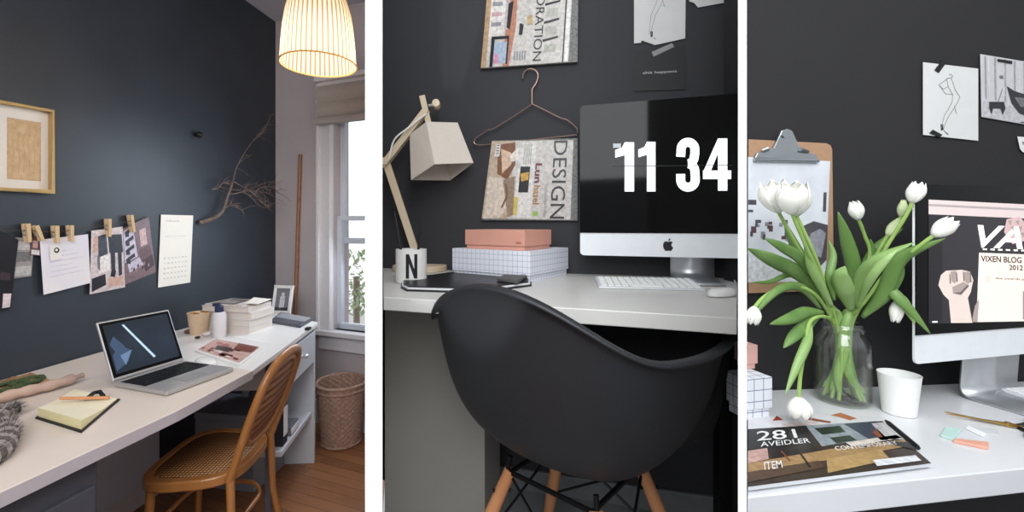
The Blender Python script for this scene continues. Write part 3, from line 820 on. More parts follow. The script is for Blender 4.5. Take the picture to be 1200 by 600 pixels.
# mouse
def mouse(M, lb, m, sc=1.0):
    t = MB(M)
    vs = []; fs = []; A_, B_ = 14, 20
    for i in range(A_ + 1):
        ph = i / A_ * math.pi / 2
        for j in range(B_):
            a = 2 * math.pi * j / B_; r = math.cos(ph) ** .55
            vs.append((.029 * sc * r * math.cos(a), .054 * sc * r * math.sin(a), .022 * sc * math.sin(ph) ** .8 + .002))
    for i in range(A_):
        for j in range(B_): fs.append((i * B_ + j, i * B_ + (j + 1) % B_, (i + 1) * B_ + (j + 1) % B_, (i + 1) * B_ + j))
    fs.append(tuple(range(B_))[::-1]); t.add(vs, fs, m)
    return t.build('computer_mouse', label=lb, cat='computer mouse', smooth='all')


whp = mat('glossy_white_plastic', '#e6e4e2', .22, var=.01)
mouse(pose(onz(241, 427, DZ), math.radians(60)), 'white computer mouse beside the silver laptop on the long worktop', whp, .95)
# magazine on worktop
mg = [P('mr%d' % i, c) for i, c in enumerate(('#8a3b33', '#c9a39a', '#3a2524', '#e0d3cf', '#6e2e22', '#a7655a'))]
mb = MB(); s = onplane(mb, [(229, 412), (252, 398), (307, 409), (281, 429)], DZ + .001, .007, paper_w)
s.base(paper_w); s.rect(.03, .03, .97, .97, mg[1], 1)
random.seed(11)
for k in range(26):
    u, v = random.uniform(.03, .8), random.uniform(.03, .8); a, b_ = random.uniform(.06, .2), random.uniform(.06, .2)
    s.rect(u, v, min(.97, u + a), min(.97, v + b_), mg[k % 6], 2 + k % 5)
s.patch([(.3, .3), (.55, .25), (.6, .55), (.35, .6)], mg[2], 8); s.patch([(.55, .6), (.95, .55), (.95, .95), (.6, .95)], mg[4], 8)
mb.build('magazine', label='reddish picture magazine lying on the pale worktop right of the laptop', cat='magazine')
mb = MB(); s = onplane(mb, [(262, 391), (300, 398), (318, 404), (285, 397)], DZ + .0005, .0006, paper_w); mb.build('loose_paper', label='loose white paper lying behind the reddish magazine', cat='paper')
# tan cup with bits
cb = onz(233, 391, DZ); CB = Matrix.Translation(cb)
cup = thing('pen_cup', cb, 'pale tan cup holding small items near the wall on the worktop', 'cup')
mb = MB(CB); mb.lathe([(.0001, 0), (.034, 0), (.046, .092), (.047, .097), (.044, .097), (.032, .006), (.0001, .006)], (0, 0, 0), mat('tan_ceramic', '#cdb193', .5, var=.05), 28); mb.build('body', cup, smooth=True)
mb = MB(CB)
for k in range(7): a = k * .9; mb.box((.018, .018, .02), (.022 * math.cos(a), .022 * math.sin(a), .088), mat('cup_bits%d' % (k % 3), ('#d39a45', '#8a6238', '#e6d2b0')[k % 3], .6), Matrix.Rotation(.3 * k, 4, 'Z'))
mb.lathe([(.0001, .06), (.038, .06), (.040, .078), (.0001, .078)], (0, 0, 0), mat('cup_bits1', '#8a6238', .6), 16); mb.build('contents', cup)
# bottle with blue cap
bb = onz(257, 395, DZ); BBM = Matrix.Translation(bb)
bt = thing('spray_bottle', bb, 'white bottle with dark blue cap beside the tan cup', 'bottle')
mb = MB(BBM); mb.lathe([(.0001, 0), (.026, 0), (.028, .004), (.028, .095), (.024, .108), (.012, .114), (.0001, .114)], (0, 0, 0), mat('white_bottle', '#d9d4d6', .35), 24); mb.build('body', bt, smooth=True)
blu = mat('navy_cap', '#27304f', .35)
mb = MB(BBM); mb.lathe([(.0001, .112), (.018, .112), (.018, .134), (.012, .140), (.0001, .140)], (0, 0, 0), blu, 18); mb.box((.03, .014, .012), (-.012, 0, .142), blu); mb.build('cap', bt, bevel=.001)
for (x, y, r, c, lb) in ((221, 391, .016, '#6a4438', 'brown pebble on the worktop in front of the tan cup'), (231.5, 397, .010, '#3a3a30', 'tiny dark pebble on the worktop in front of the tan cup'), (242, 394, .017, '#dcd0ca', 'white shell on the worktop between cup and bottle')):
    q = onz(x, y, DZ); mb = MB(); mb.ball((q.x, q.y, q.z + r * .6), r, mat('pebble' + c[1:], c, .6), 10, (1.2, 1, .6)); mb.build('pebble' if 'shell' not in lb else 'shell', label=lb, cat='pebble' if 'shell' not in lb else 'shell', smooth='all')
# stack of thick catalogues
p0 = onz(293, 391.5, DZ); pr = onz(320, 382, DZ); plf = onz(238, 378, DZ)
ux = (pr - p0).normalized(); uy = (plf - p0).normalized(); uy = (uy - ux * uy.dot(ux)); uy.normalize()
wx = (pr - p0).length * 1.0; wy = .245
z = DZ; random.seed(3)
specs = [(.032, '#d8d2d0', 'white thick catalogue, lowest of the stack at the far end of the worktop'), (.030, '#cfc2ba', 'cream thick catalogue, second from the bottom of the stack'),
         (.034, '#e2dddb', 'white thick catalogue, third from the bottom of the stack'), (.026, '#c7bab2', 'beige thick catalogue, fourth from the bottom of the stack')]
for i, (h, c, lb) in enumerate(specs):
    dx = random.uniform(-.006, .006); o_ = p0 + ux * dx + uy * random.uniform(-.004, .008); o_.z = z
    bk = thing('catalogue', o_, lb, 'catalogue', 'thick catalogues stacked on the worktop')
    mb = MB(); mb.prism([o_ + ux * .003, o_ + ux * (wx - .003), o_ + ux * (wx - .003) + uy * (wy - .004), o_ + ux * .003 + uy * (wy - .004)], (0, 0, h - .003), mat('page_block', '#e4dbd3', .8, c2='#c9bdb3', scale=120, stretch=(.05, .05, 3)))
    for q in mb.v: q.z += .0015
    mb.build('page_block', bk)
    mb = MB(); cmx = mat('catalogue_cover%d' % i, c, .5, var=.04)
    for zz in (0, h - .0015): mb.prism([V((q.x, q.y, z + zz)) for q in (o_, o_ + ux * wx, o_ + ux * wx + uy * wy, o_ + uy * wy)], (0, 0, .0015), cmx)
    mb.prism([o_ + ux * (wx - .003), o_ + ux * wx, o_ + ux * wx + uy * wy, o_ + ux * (wx - .003) + uy * wy], (0, 0, h), white_lam); mb.build('cover', bk)
    z += h
o_ = p0.copy(); o_.z = z
mb = MB(); ca = [o_ + ux * .01 + uy * .245, o_ + ux * (wx - .0) + uy * .23, o_ + ux * (wx - .01) + uy * .06, o_ + ux * .0 + uy * .04]
s = Sheet(mb, ca, (0, 0, 1), .006); s.base(P('magtopw', '#d2c9c4')); s.rect(.06, .08, .94, .75, P('magtop', '#6f6661'), 1); s.patch([(.2, .2), (.7, .15), (.6, .6), (.25, .65)], P('magtop2', '#a39a94'), 2)
mb.build('magazine', label='grey cover magazine lying on top of the catalogue stack', cat='magazine')
mb = MB(); z += .0068
s = Sheet(mb, [o_ + ux * .04 + uy * .06 + V((0, 0, .007)), o_ + ux * (wx + .006) + uy * .11 + V((0, 0, .012)), o_ + ux * (wx + .004) + uy * .01 + V((0, 0, .007)), o_ + ux * .035 - uy * .012 + V((0, 0, .0068))], (0, 0, 1), .002); s.base(mat('cream_sheet', '#efe7dc', .7)); mb.build('folded_paper', label='cream folded paper on the corner of the catalogue stack', cat='paper')
# small picture frame
fq = onz(329, 367.5, DZ); ang = math.radians(-12); FM = pose(fq, ang) @ Matrix.Rotation(math.radians(-12), 4, 'X')
pf = thing('picture_frame', FM, 'small white framed photo standing at the far corner of the worktop', 'picture frame')
fwd, fh = .118, .155
mb = MB(FM); wf = mat('white_frame', '#e6e2df', .4)
for (sz, c_) in (((fwd, .014, .016), (0, 0, .008)), ((fwd, .014, .016), (0, 0, fh - .008)), ((.016, .014, fh), (-fwd / 2 + .008, 0, fh / 2)), ((.016, .014, fh), (fwd / 2 - .008, 0, fh / 2))): mb.box(sz, c_, wf)
mb.build('frame', pf, bevel=.002)
mb = MB(FM); mb.box((fwd - .03, .004, fh - .03), (0, .001, fh / 2), P('framephoto', '#77757c')); mb.box((.03, .001, .07), (0, -.002, .06), P('figure', '#c2c0c4')); mb.ball((0, -.002, .105), .012, P('figure', '#c2c0c4'), 8, (1, .1, 1)); mb.box((fwd - .034, .001, .018), (0, -.002, .025), P('darkstrip', '#3f3e45')); mb.build('photo', pf)
mb = MB(FM); mb.prism([(-.02, .006, .11), (.02, .006, .11), (.02, .055, .006), (-.02, .055, .006)], (0, .003, 0), black_plastic); mb.build('easel_back', pf)
mb = MB(); s = onplane(mb, [(329, 368.5), (367, 375.5), (352, 384.5), (317, 378.5)], DZ, .014, mat('book_dark', '#53535c', .5)); s.rect(.04, .05, .96, .6, P('bookgrey', '#a2a0a4'), 1)
mb.build('book', label='dark grey book lying flat in front of the small white picture frame', cat='book', bevel=.001)
q = onz(361, 386.5, DZ); mb = MB(); mb.box((.022, .03, .012), (q.x, q.y, DZ + .006), black_plastic); mb.build('small_box', label='tiny black box on the front corner of the white desk unit', cat='box', bevel=.002)
# notebook
nb = thing('notebook', onz(90, 490, DZ), 'open black covered notebook with cream pages on the near worktop', 'notebook')
nq = [onz(41, 491, DZ), onz(95.5, 508, DZ), onz(141, 469, DZ), onz(86, 457, DZ)]
blk = mat('notebook_cover', '#1a1a1d', .5)
mb = MB(); mb.prism(nq, (0, 0, .004), blk); mb.build('cover', nb, bevel=.001)
crm = mat('cream_pages', '#e9ddb4', .75, c2='#d6c891', scale=200, stretch=(.1, .1, 5))
top = mat('cream_page_top', '#eee4c6', .7, var=.02)
s = Sheet(MB(), nq, (0, 0, 1), 0)
for nm, v0, v1, h0, h1_ in (('page_block', .04, .50, .026, .010), ('page_block', .50, .97, .010, .006)):
    # v runs from the near-left end to the far-right end here
    lo = [s.p(.03, 0), s.p(.97, 0)]
    def pp(u, v, h): a = nq[0].lerp(nq[1], u); b_ = nq[3].lerp(nq[2], u); q = a.lerp(b_, v); return V((q.x, q.y, DZ + h))
    lo_ = [pp(.03, v0, .0042), pp(.96, v0, .0042), pp(.96, v1, .0042), pp(.03, v1, .0042)]
    hi_ = [pp(.03, v0, h0), pp(.96, v0, h0), pp(.96, v1, h1_), pp(.03, v1, h1_)]
    mb = MB(); mb.hexa(lo_, hi_, crm); mb.add([q + V((0, 0, .0004)) for q in hi_], [(0, 1, 2, 3)], top); mb.build(nm, nb)
mb = MB(); mb.tube([onz(70, 467, DZ + .026), onz(128, 466, DZ + .014)], .0045, mat('orange_pencil', '#c98a5c', .5), 8); mb.build('pencil', label='orange brown pencil lying across the open notebook', cat='pencil', smooth=True)
mb = MB(); a = [onz(x, y, DZ + .020) for x, y in ((103, 466), (110, 460.5), (117, 459), (121, 464))]; mb.tube(a, .0055, blk, 8); mb.build('binder_clip', label='black bent clip lying on the open notebook beside the pencil', cat='clip', smooth=True)
# driftwood, kraft bag, wreaths
dw = mat('driftwood', '#c9ab98', .85, c2='#a98c80', scale=25, stretch=(.3, .3, 1), bump=.3)
path = [(-30, 486), (0, 475), (20, 469), (40, 464), (60, 459), (80, 453), (97, 447)]
mb = MB(); mb.tube(bez([onz(x, y, DZ) + V((0, 0, .020)) for x, y in path], 4), [.014 + .0018 * math.sin(i * 1.3) - (.005 if i > 21 else 0) for i in range(25)], dw, 12)
mb.build('driftwood_log', label='pale driftwood stick lying along the near worktop', cat='driftwood', smooth=True)
kr = mat('kraft_paper', '#a97f58', .85, c2='#8b6546', scale=14, bump=.3)
mb = MB(); gq = [onz(-14, 455, DZ), onz(38, 440, DZ), onz(66, 451, DZ), onz(-12, 474, DZ)]; random.seed(2)
s = Sheet(MB(), gq, (0, 0, 1), 0); N = 10; vs = []; fs = []
for i in range(N + 1):
    for j in range(N + 1):
        q = s.p(i / N, j / N); e = min(i, j, N - i, N - j); vs.append(q + V((0, 0, .003 + (0 if e == 0 else .012 + random.uniform(-.004, .006)))))
for i in range(N):
    for j in range(N): fs.append((i * (N + 1) + j, (i + 1) * (N + 1) + j, (i + 1) * (N + 1) + j + 1, i * (N + 1) + j + 1))
mb.add(vs, fs, kr); mb.build('kraft_bag', label='crumpled brown kraft paper behind the driftwood stick', cat='paper bag', smooth='all', solid=.002)
grn = mat('moss_green', '#4f5f3a', .9, c2='#37452a', scale=60)
for cx, cy, rx, lb in ((12, 452, .034, 'oval green wreath on the kraft paper, the nearer one'), (33, 446, .030, 'oval green wreath on the kraft paper, the farther one')):
    c_ = onz(cx, cy, DZ + .024); k = 28; mb = MB()
    mb.tube([c_ + V((rx * 1.0 * math.cos(6.2832 * j / k), rx * 1.25 * math.sin(6.2832 * j / k), random.uniform(-.001, .001))) for j in range(k + 1)], [.006 + random.uniform(-.001, .002) for _ in range(k + 1)], grn, 6, cap=False)
    mb.build('green_wreath', label=lb, cat='wreath', group='wreaths on the kraft paper')
# grey striped fur tails
fur = mat('grey_fur_dark', '#4b4341', .95, c2='#6d6360', scale=60); furl = mat('grey_fur_light', '#8f8581', .95, c2='#b3aaa4', scale=60)
random.seed(8)
for nm, pts, rr, lb in (('striped_feather', [(-24, 512), (-4, 500), (10, 491), (22, 487)], .018, 'small dark grey feathery tuft at the left edge of the worktop'), ('fur_tail', [(-26, 556), (-8, 544), (3, 531), (8, 517), (4, 507)], .026, 'striped grey furry tail curling at the left edge of the worktop')):
    p = bez([onz(x, y, DZ) + V((0, 0, .020)) for x, y in pts], 6); n_ = len(p); mb = MB()
    for i in range(n_ - 1):
        r0 = rr * (1 - .5 * abs(i / n_ - .4)); r1 = rr * (1 - .5 * abs((i + 1) / n_ - .4)); mb.tube([p[i], p[i + 1]], [r0, r1 * .98], (fur, furl)[(i // 2) % 2], 12)
    for i in range(700):
        t = random.random() * (n_ - 2); k = int(t); c_ = p[k].lerp(p[k + 1], t - k); d = V((random.uniform(-1, 1), random.uniform(-1, 1), random.uniform(-.3, 1))).normalized(); c_ = c_ + d * rr * .75
        e = (d + (p[k + 1] - p[k]).normalized() * .8).normalized() * .016; f_ = e.cross(V((.3, .5, 1))).normalized() * .0014
        mb.add([c_ - f_, c_ + f_, c_ + e], [(0, 1, 2)], (fur, furl)[(k // 2) % 2])
    mb.build(nm, label=lb, cat='feather' if 'feather' in nm else 'fur tail')
# ================================================================== MIDDLE ROOM
D2 = 1.035; FZ2 = .30
dk2 = mat('white_desk_lacquer', '#cfcdc9', .35, var=.015)
k15 = math.radians(-18)


def clipray(px, a, d):
    """point where the line a + t d crosses the vertical plane seen at pixel column px"""
    k = (px - CX) / F; t = (k * a.y - a.x) / (d.x - k * d.y); return a + d * t


fa_, fb_ = onz(449.5, 348, D2), onz(863.5, 372.5, D2)
ba_, bb_ = W2.at(449, 300, .002), W2.at(864, 300, .002); ba_.z = bb_.z = D2
de = thing('white_desk', (.15, 1.2, FZ2), 'white desk with grey pedestal under the black monitor in the middle room', 'desk')
mb = MB(); mb.prism([fa_, fb_, bb_, ba_], (0, 0, -.030), dk2); mb.build('desktop', de, bevel=.002)
fdir = (fb_ - fa_).normalized(); fin = V((-fdir.y, fdir.x, 0))
pa, pb = fa_ + fin * .30, clipray(568, fa_ + fin * .30, fdir)
pa = clipray(450.5, pa, fdir)
mb = MB(); gp = mat('warm_grey_cabinet', '#a5a199', .5, var=.03, scale=5)
back_a = clipray(452, W2.p + W2.n * .03, W2.d); 
mb.prism([V((q.x, q.y, FZ2)) for q in (pa, pb, pb + fin * .16, pa + fin * .16)], (0, 0, D2 - .030 - FZ2), gp); mb.build('pedestal', de, bevel=.003)
mb = MB(); q0, q1 = W2.at(452, 300), W2.at(863, 300)
mb.prism([V((q.x, q.y, FZ2)) for q in (q0, q1, q1 + W2.n * .015, q0 + W2.n * .015)], (0, 0, .07), mat('grey_baseboard', '#77797c', .5)); mb.build('baseboard_middle', kind='structure', bevel=.003)
mb = MB(); q = bb_ - W2.d * .06 + W2.n * .08; mb.box((.035, .035, D2 - .03 - FZ2), (q.x, q.y, FZ2 + (D2 - .03 - FZ2) / 2), black_plastic); mb.build('leg', de)

# ---- shell armchair
HA = -.746
ACX, ACY = .213, .987
AM = pose((ACX, ACY, FZ2), HA)
ac = thing('shell_armchair', AM, 'black moulded shell armchair on wooden dowel legs at the white desk', 'armchair')
shell = mat('black_shell_plastic', '#232428', .5, var=.03, scale=200, bump=.02)


def rimpt(a):
    """rim of the shell; a = 0 front, pi = back"""
    s_, c_ = math.sin(a), math.cos(a)         # s: right/left, c: front(+)/back(-)
    b_ = (1 - c_) / 2                           # 0 front, 1 back
    x = .292 * math.copysign(abs(s_) ** 1.0, s_); y = (.277 if c_ > 0 else .312) * math.copysign(abs(c_) ** .82, c_)
    # heights: seat front .43, arm .655, back .80
    def sm(e0, e1, v): t = max(0, min(1, (v - e0) / (e1 - e0))); return t * t * (3 - 2 * t)
    z = .392 + .290 * sm(.10, .34, b_) + .222 * sm(.713, 1.231, b_) ** 1.3
    y += .026 * sm(.6, 1, b_)
    return V((x, y, z))


def shellpt(a, v):
    R = rimpt(a); s_, c_ = math.sin(a), math.cos(a); b_ = (1 - c_) / 2
    cen = V((0, .01, .388))
    hgt = R.z - .388
    P0 = R; P1 = V((R.x * .90, R.y * .93, .388 + hgt * .60)); P2 = V((R.x * .86, R.y * .88, .380 + hgt * .02)); P3 = cen
    t = v
    q = P0 * (1 - t) ** 3 + P1 * 3 * t * (1 - t) ** 2 + P2 * 3 * t * t * (1 - t) + P3 * t ** 3
    return q


NA, NV = 96, 22
vs = []; fs = []
for i in range(NV + 1):
    v = (i / NV)
    for j in range(NA):
        a = 2 * math.pi * j / NA
        q = shellpt(a, v)
        vs.append(q)
# rolled lip
lip = []
for j in range(NA):
    a = 2 * math.pi * j / NA; R = rimpt(a); o_ = V((R.x, R.y, 0)).normalized(); lip.append(R + o_ * .016 - V((0, 0, .004)))
vs = lip + vs
for i in range(NV + 1):
    for j in range(NA): fs.append((i * NA + j, i * NA + (j + 1) % NA, (i + 1) * NA + (j + 1) % NA, (i + 1) * NA + j))
mb = MB(AM); mb.add(vs, fs, shell); mb.build('shell', ac, smooth='all', solid=.006)
dow = mat('maple_dowel', '#c98e63', .45, c2='#b57a50', scale=14, stretch=(1, 1, .15)); wire = mat('black_steel', '#121214', .4, metal=.5)
tops = []; bots = []
for sx, sy in ((1, 1), (-1, 1), (-1, -1), (1, -1)):
    t0 = V((sx * .104, sy * .104 + .01, .352)); b0 = V((sx * .215, sy * .205, 0)); tops.append(t0); bots.append(b0)
    mb = MB(AM); mb.tube([t0, t0.lerp(b0, .5), b0], [.0135, .0165, .011], dow, 14); lg = mb.build('leg', ac, smooth=True)
    mb = MB(AM); mb.tube([t0.lerp(b0, .0) + V((0, 0, .03)), t0.lerp(b0, .10)], .0055, wire, 8); mb.build('leg_bracket', lg, smooth=True)
    mb = MB(AM); c_ = t0.lerp(b0, .13); mb.tube([c_ + V((sx * .01, sy * .01, 0)) * 1.4, c_ - V((sx * .01, sy * .01, 0)) * 1.5], .0042, wire, 8); mb.build('bolt', lg, smooth=True)
for i in range(4):
    a, b_ = i, (i + 1) % 4
    for p, q in ((a, b_), (b_, a)):
        mb = MB(AM); mb.tube([tops[p].lerp(bots[p], .02), tops[q].lerp(bots[q], .55)], .0032, wire, 6); mb.build('cross_wire', ac, smooth=True)
mb = MB(AM); mb.tube([(.10, .10, .350), (-.10, .10, .350), (-.10, -.10, .350), (.10, -.10, .350), (.10, .10, .350)], .006, wire, 8); mb.build('under_frame', ac, smooth=True)

# ---- monitor helper
def apple_pts(n=60):
    """outline of the bitten apple mark, unit height about 1, centred"""
    body = [(0, .30), (.10, .335), (.22, .36), (.34, .33), (.42, .25), (.33, .17), (.29, .06), (.30, -.06), (.37, -.16), (.46, -.22), (.40, -.36), (.30, -.50), (.20, -.56), (.10, -.54), (0, -.50), (-.10, -.54), (-.20, -.56), (-.31, -.49), (-.42, -.32), (-.48, -.12), (-.47, .10), (-.40, .26), (-.28, .35), (-.14, .35)]
    leaf = [(0, .38), (.02, .50), (.09, .60), (.20, .66), (.20, .56), (.14, .46), (.06, .39)]
    return body, leaf


def digits(txt_m, mb, fx, h):
    pass


def ribbon(mb, pts, wdt, P_, m, lift):
    """flat band along pts (2-D) of width wdt; P_ maps (x, y) to a 3-D point"""
    k = len(pts); l = []; r = []
    for i, (x, y) in enumerate(pts):
        a = pts[max(0, i - 1)]; b_ = pts[min(k - 1, i + 1)]; dx, dy = b_[0] - a[0], b_[1] - a[1]; d = math.hypot(dx, dy) or 1
        w_ = wdt[i] if isinstance(wdt, list) else wdt
        nx, ny = -dy / d * w_ / 2, dx / d * w_ / 2; l.append(P_(x + nx, y + ny, lift)); r.append(P_(x - nx, y - ny, lift))
    mb.add(l + r, [(i, i + 1, k + i + 1, k + i) for i in range(k - 1)], m)


def monitor(nm, org, ang, wdt, hb, zb, chin, logo_x, label, neck_x, neck_w, deskz, foot=True, logo=True, corner=.012):
    """all-in-one computer; org = lower left front corner (x, y); wdt to the right; hb body height; zb z of the chin bottom"""
    M = Matrix.Translation((org[0], org[1], 0)) @ Matrix.Rotation(ang, 4, 'Z')
    t = thing(nm, Matrix.Translation((org[0], org[1], deskz)), label, 'computer')
    W_ = lambda x, z, o=0.0: M @ V((x, -o, z))
    y0 = 0
    def rr(x0, z0, x1, z1, r, corners):
        pts = []
        for (cx, cz, a0, on) in ((x0 + r, z0 + r, 180, corners[0]), (x1 - r, z0 + r, 270, corners[1]), (x1 - r, z1 - r, 0, corners[2]), (x0 + r, z1 - r, 90, corners[3])):
            if on:
                for k in range(6): a = math.radians(a0 + 18 * k); pts.append((cx + r * math.cos(a), cz + r * math.sin(a)))
            else:
                s_ = {180: (x0, z0), 270: (x1, z0), 0: (x1, z1), 90: (x0, z1)}[a0]; pts.append(s_)
        return pts
    b = MB(); pts = rr(0, zb, wdt, zb + hb, corner, (1, 0, 0, 1)); lo = [W_(x, z, 0) for x, z in pts]; bk = [W_(min(max(x, .16), wdt - .002), min(max(z, zb + .10), zb + hb - .10), -.045) for x, z in pts]; mid = [W_(x, z, -.005) for x, z in pts]
    b.hexa(lo, mid, alu_w); b.hexa(mid, bk, alu_w); b.build('aluminium_body', t, smooth=True)
    b = MB(); pts = rr(0.0, zb + chin, wdt, zb + hb - .0, corner, (0, 0, 0, 1)); b.hexa([W_(x, z, .0004) for x, z in pts], [W_(x, z, .0030) for x, z in pts], black_gloss); gl = b.build('glass_front', t)
    if logo:
        b = MB(); s_ = .030
        for poly in apple_pts():
            b.add([W_(logo_x + x * s_ * .95, zb + chin * .5 + y * s_, .0012) for x, y in poly], [tuple(range(len(poly)))], ink)
        b.build('apple_mark', t)
    # stand: bent aluminium sheet
    b = MB(); prof = [(-.055, zb + .10), (-.060, zb + .02), (-.066, deskz + .05), (-.066, deskz + .022), (-.055, deskz + .008), (-.03, deskz + .004), (.085, deskz + .004)]
    prof = [(p.x, p.y) for p in bez([V((a, c, 0)) for a, c in prof], 5)]
    l = [W_(neck_x - neck_w / 2, z, o) for o, z in prof]; r = [W_(neck_x + neck_w / 2, z, o) for o, z in prof]; k = len(prof)
    b.add(l + r, [(i, i + 1, k + i + 1, k + i) for i in range(k - 1)], alu); b.build('stand', t, smooth='all', solid=.006)
    return t, gl, W_


# left edge x .310 y 1.345
mo, gl, MW = monitor('desktop_computer', (.310, 1.345), math.radians(-17.5), .434, .452, 1.2 - (299 - 262) * 1.345 / 520, .068, .2465,
                     'large black screen showing the time above a silver chin on the white desk', .318, .118, D2)
zb = 1.2 - (299 - 262) * 1.345 / 520; zt = zb + .452
emw = mat('clock_white', '#f2f6f8', .4, emit=.85, var=0)
mb = MB()


def MP(px, py, lift):
    """front plane of the middle monitor under a pixel (used once to place the digits)"""
    W_ = Wall((.310, 1.345), math.radians(-17.5)); q = W_.at(px, py, 0); x = math.hypot(q.x - .310, q.y - 1.345); return MW(x, q.z, lift)


def digit1(x0, y0, x1, y1, flag=True):
    w_ = (x1 - x0); st = x1 - w_ * .50
    mb.add([MP(x, y, .0036) for x, y in ((st, y0), (x1, y0), (x1, y1), (st, y1))], [(0, 1, 2, 3)], emw)
    mb.add([MP(x, y, .0036) for x, y in ((st, y0), (st, y0 + 15), (x0, y0 + 18), (x0, y0 + 9), (st - 3, y0 + 6))], [(0, 1, 2, 3, 4)], emw)


digit1(721, 167, 743, 224.5); digit1(748, 166.5, 768, 224.5)
# 3
def arc(cx, cy, rx, ry, a0, a1, n=14): return [(cx + rx * math.cos(math.radians(a0 + (a1 - a0) * i / n)), cy + ry * math.sin(math.radians(a0 + (a1 - a0) * i / n))) for i in range(n + 1)]


ribbon(mb, [(797.5, 184)] + arc(806, 175, 8, 8, 180, 360, 14) + [(814, 181)] + arc(806, 183, 7.5, 9, 0, 90, 8), 10.5, MP, emw, .0036)
ribbon(mb, arc(806, 201, 8, 9, -90, 0, 8) + [(814.5, 208)] + arc(806, 211, 8.5, 8.5, 0, 180, 14) + [(797.5, 204)], 10.5, MP, emw, .0036)
# 4
mb.add([MP(x, y, .0036) for x, y in ((841, 162.5), (852, 162.5), (852, 223.5), (841, 223.5))], [(0, 1, 2, 3)], emw)
mb.add([MP(x, y, .0036) for x, y in ((841, 162.5), (841, 180), (832.5, 201), (824, 201))], [(0, 1, 2, 3)], emw)
mb.add([MP(x, y, .0036) for x, y in ((823.5, 200), (856.5, 200), (856.5, 210), (823.5, 210))], [(0, 1, 2, 3)], emw)
mb.add([MP(x, y, .0036) for x, y in ((718.5, 168.5), (727.5, 168.5), (727.5, 173.5), (718.5, 173.5))], [(0, 1, 2, 3)], mat('clock_grey', '#a9aeb2', .4, emit=.5))
mb.build('clock_digits', gl)
mb = MB(); mb.add([MP(x, y, .0039) for x, y in ((718, 194.6), (858, 193.4), (858, 194.3), (718, 195.5))], [(0, 1, 2, 3)], black_plastic); mb.build('flip_line', gl)

# ---- keyboard
def keyboard(M, wdt, dpt, label, nrow=5, ncol=14, maxx=None):
    t = thing('keyboard', M, label, 'keyboard')
    mb = MB(M); tp = mat('keyboard_tray', '#d4d6d8', .4, metal=.2, var=.01)
    x1 = wdt / 2 if maxx is None else maxx
    mb.hexa([V((-wdt / 2, -dpt / 2, 0)), V((x1, -dpt / 2, 0)), V((x1, dpt / 2, 0)), V((-wdt / 2, dpt / 2, 0))], [V((-wdt / 2, -dpt / 2, .005)), V((x1, -dpt / 2, .005)), V((x1, dpt / 2, .015)), V((-wdt / 2, dpt / 2, .015))], tp)
    mb.build('tray', t, bevel=.002)
    kw = (wdt - .012) / ncol; kd = (dpt - .010) / nrow; proto = None; km = mat('key_white', '#f0f0ef', .45, var=.01)
    for r in range(nrow):
        for c_ in range(ncol):
            if r == 0 and 4 <= c_ <= 8:
                if c_ != 4: continue
                sx = 5
            else: sx = 1
            x = -wdt / 2 + .006 + kw * (c_ + sx / 2); y = -dpt / 2 + .005 + kd * (r + .5); z = .005 + (y + dpt / 2) / dpt * .010
            if x + kw * sx / 2 > x1: continue
            if sx == 1 and proto is not None:
                o = proto.copy(); COL.objects.link(o); o.parent = t; o.location = (x, y, z); continue
            mb = MB(); mb.box((kw * sx * .9 if sx > 1 else kw * .84, kd * .82, .003), (0, 0, .0018), km)
            o = mb.build('key' if sx == 1 else 'space_bar', None, bevel=.001); 
            me = o.data
            for v_ in me.vertices: v_.co.z += 0
            o.parent = t; o.location = (x, y, z); o.rotation_euler = (math.atan2(.010, dpt), 0, 0)
            if sx == 1: proto = o
    return t


kc = [onz(681.5, 344, D2), onz(710, 326, D2), onz(829, 330, D2), onz(808, 345.5, D2)]
kcen = (kc[0] + kc[1] + kc[2] + kc[3]) / 4
kx = ((kc[3] - kc[0]) + (kc[2] - kc[1])) / 2; kyv = ((kc[1] - kc[0]) + (kc[2] - kc[3])) / 2
print('KB', kx.length, kyv.length, math.degrees(math.atan2(kx.y, kx.x)), math.degrees(math.atan2(kyv.y, kyv.x)), kcen)
KM = pose(kcen, math.atan2(kx.y, kx.x))
keyboard(KM, kx.length * .97, .13, 'slim white keyboard in front of the screen showing the time')
mouse(pose(onz(846, 347, D2), math.radians(-60)), 'white computer mouse on the white desk right of the slim keyboard', whp, .80)
mb = MB(); mb.tube(bez([onz(848, 312, D2) + V((0, 0, .04)), onz(852, 322, D2) + V((0, 0, .02)), onz(858, 326, D2) + V((0, 0, .006)), onz(862, 333, D2) + V((0, 0, .004))], 6), .0022, mat('white_cable', '#cfcfcf', .5), 6)
mb.build('cable', label='thin white cable dropping behind the screen stand of the middle desk', cat='cable', smooth=True)

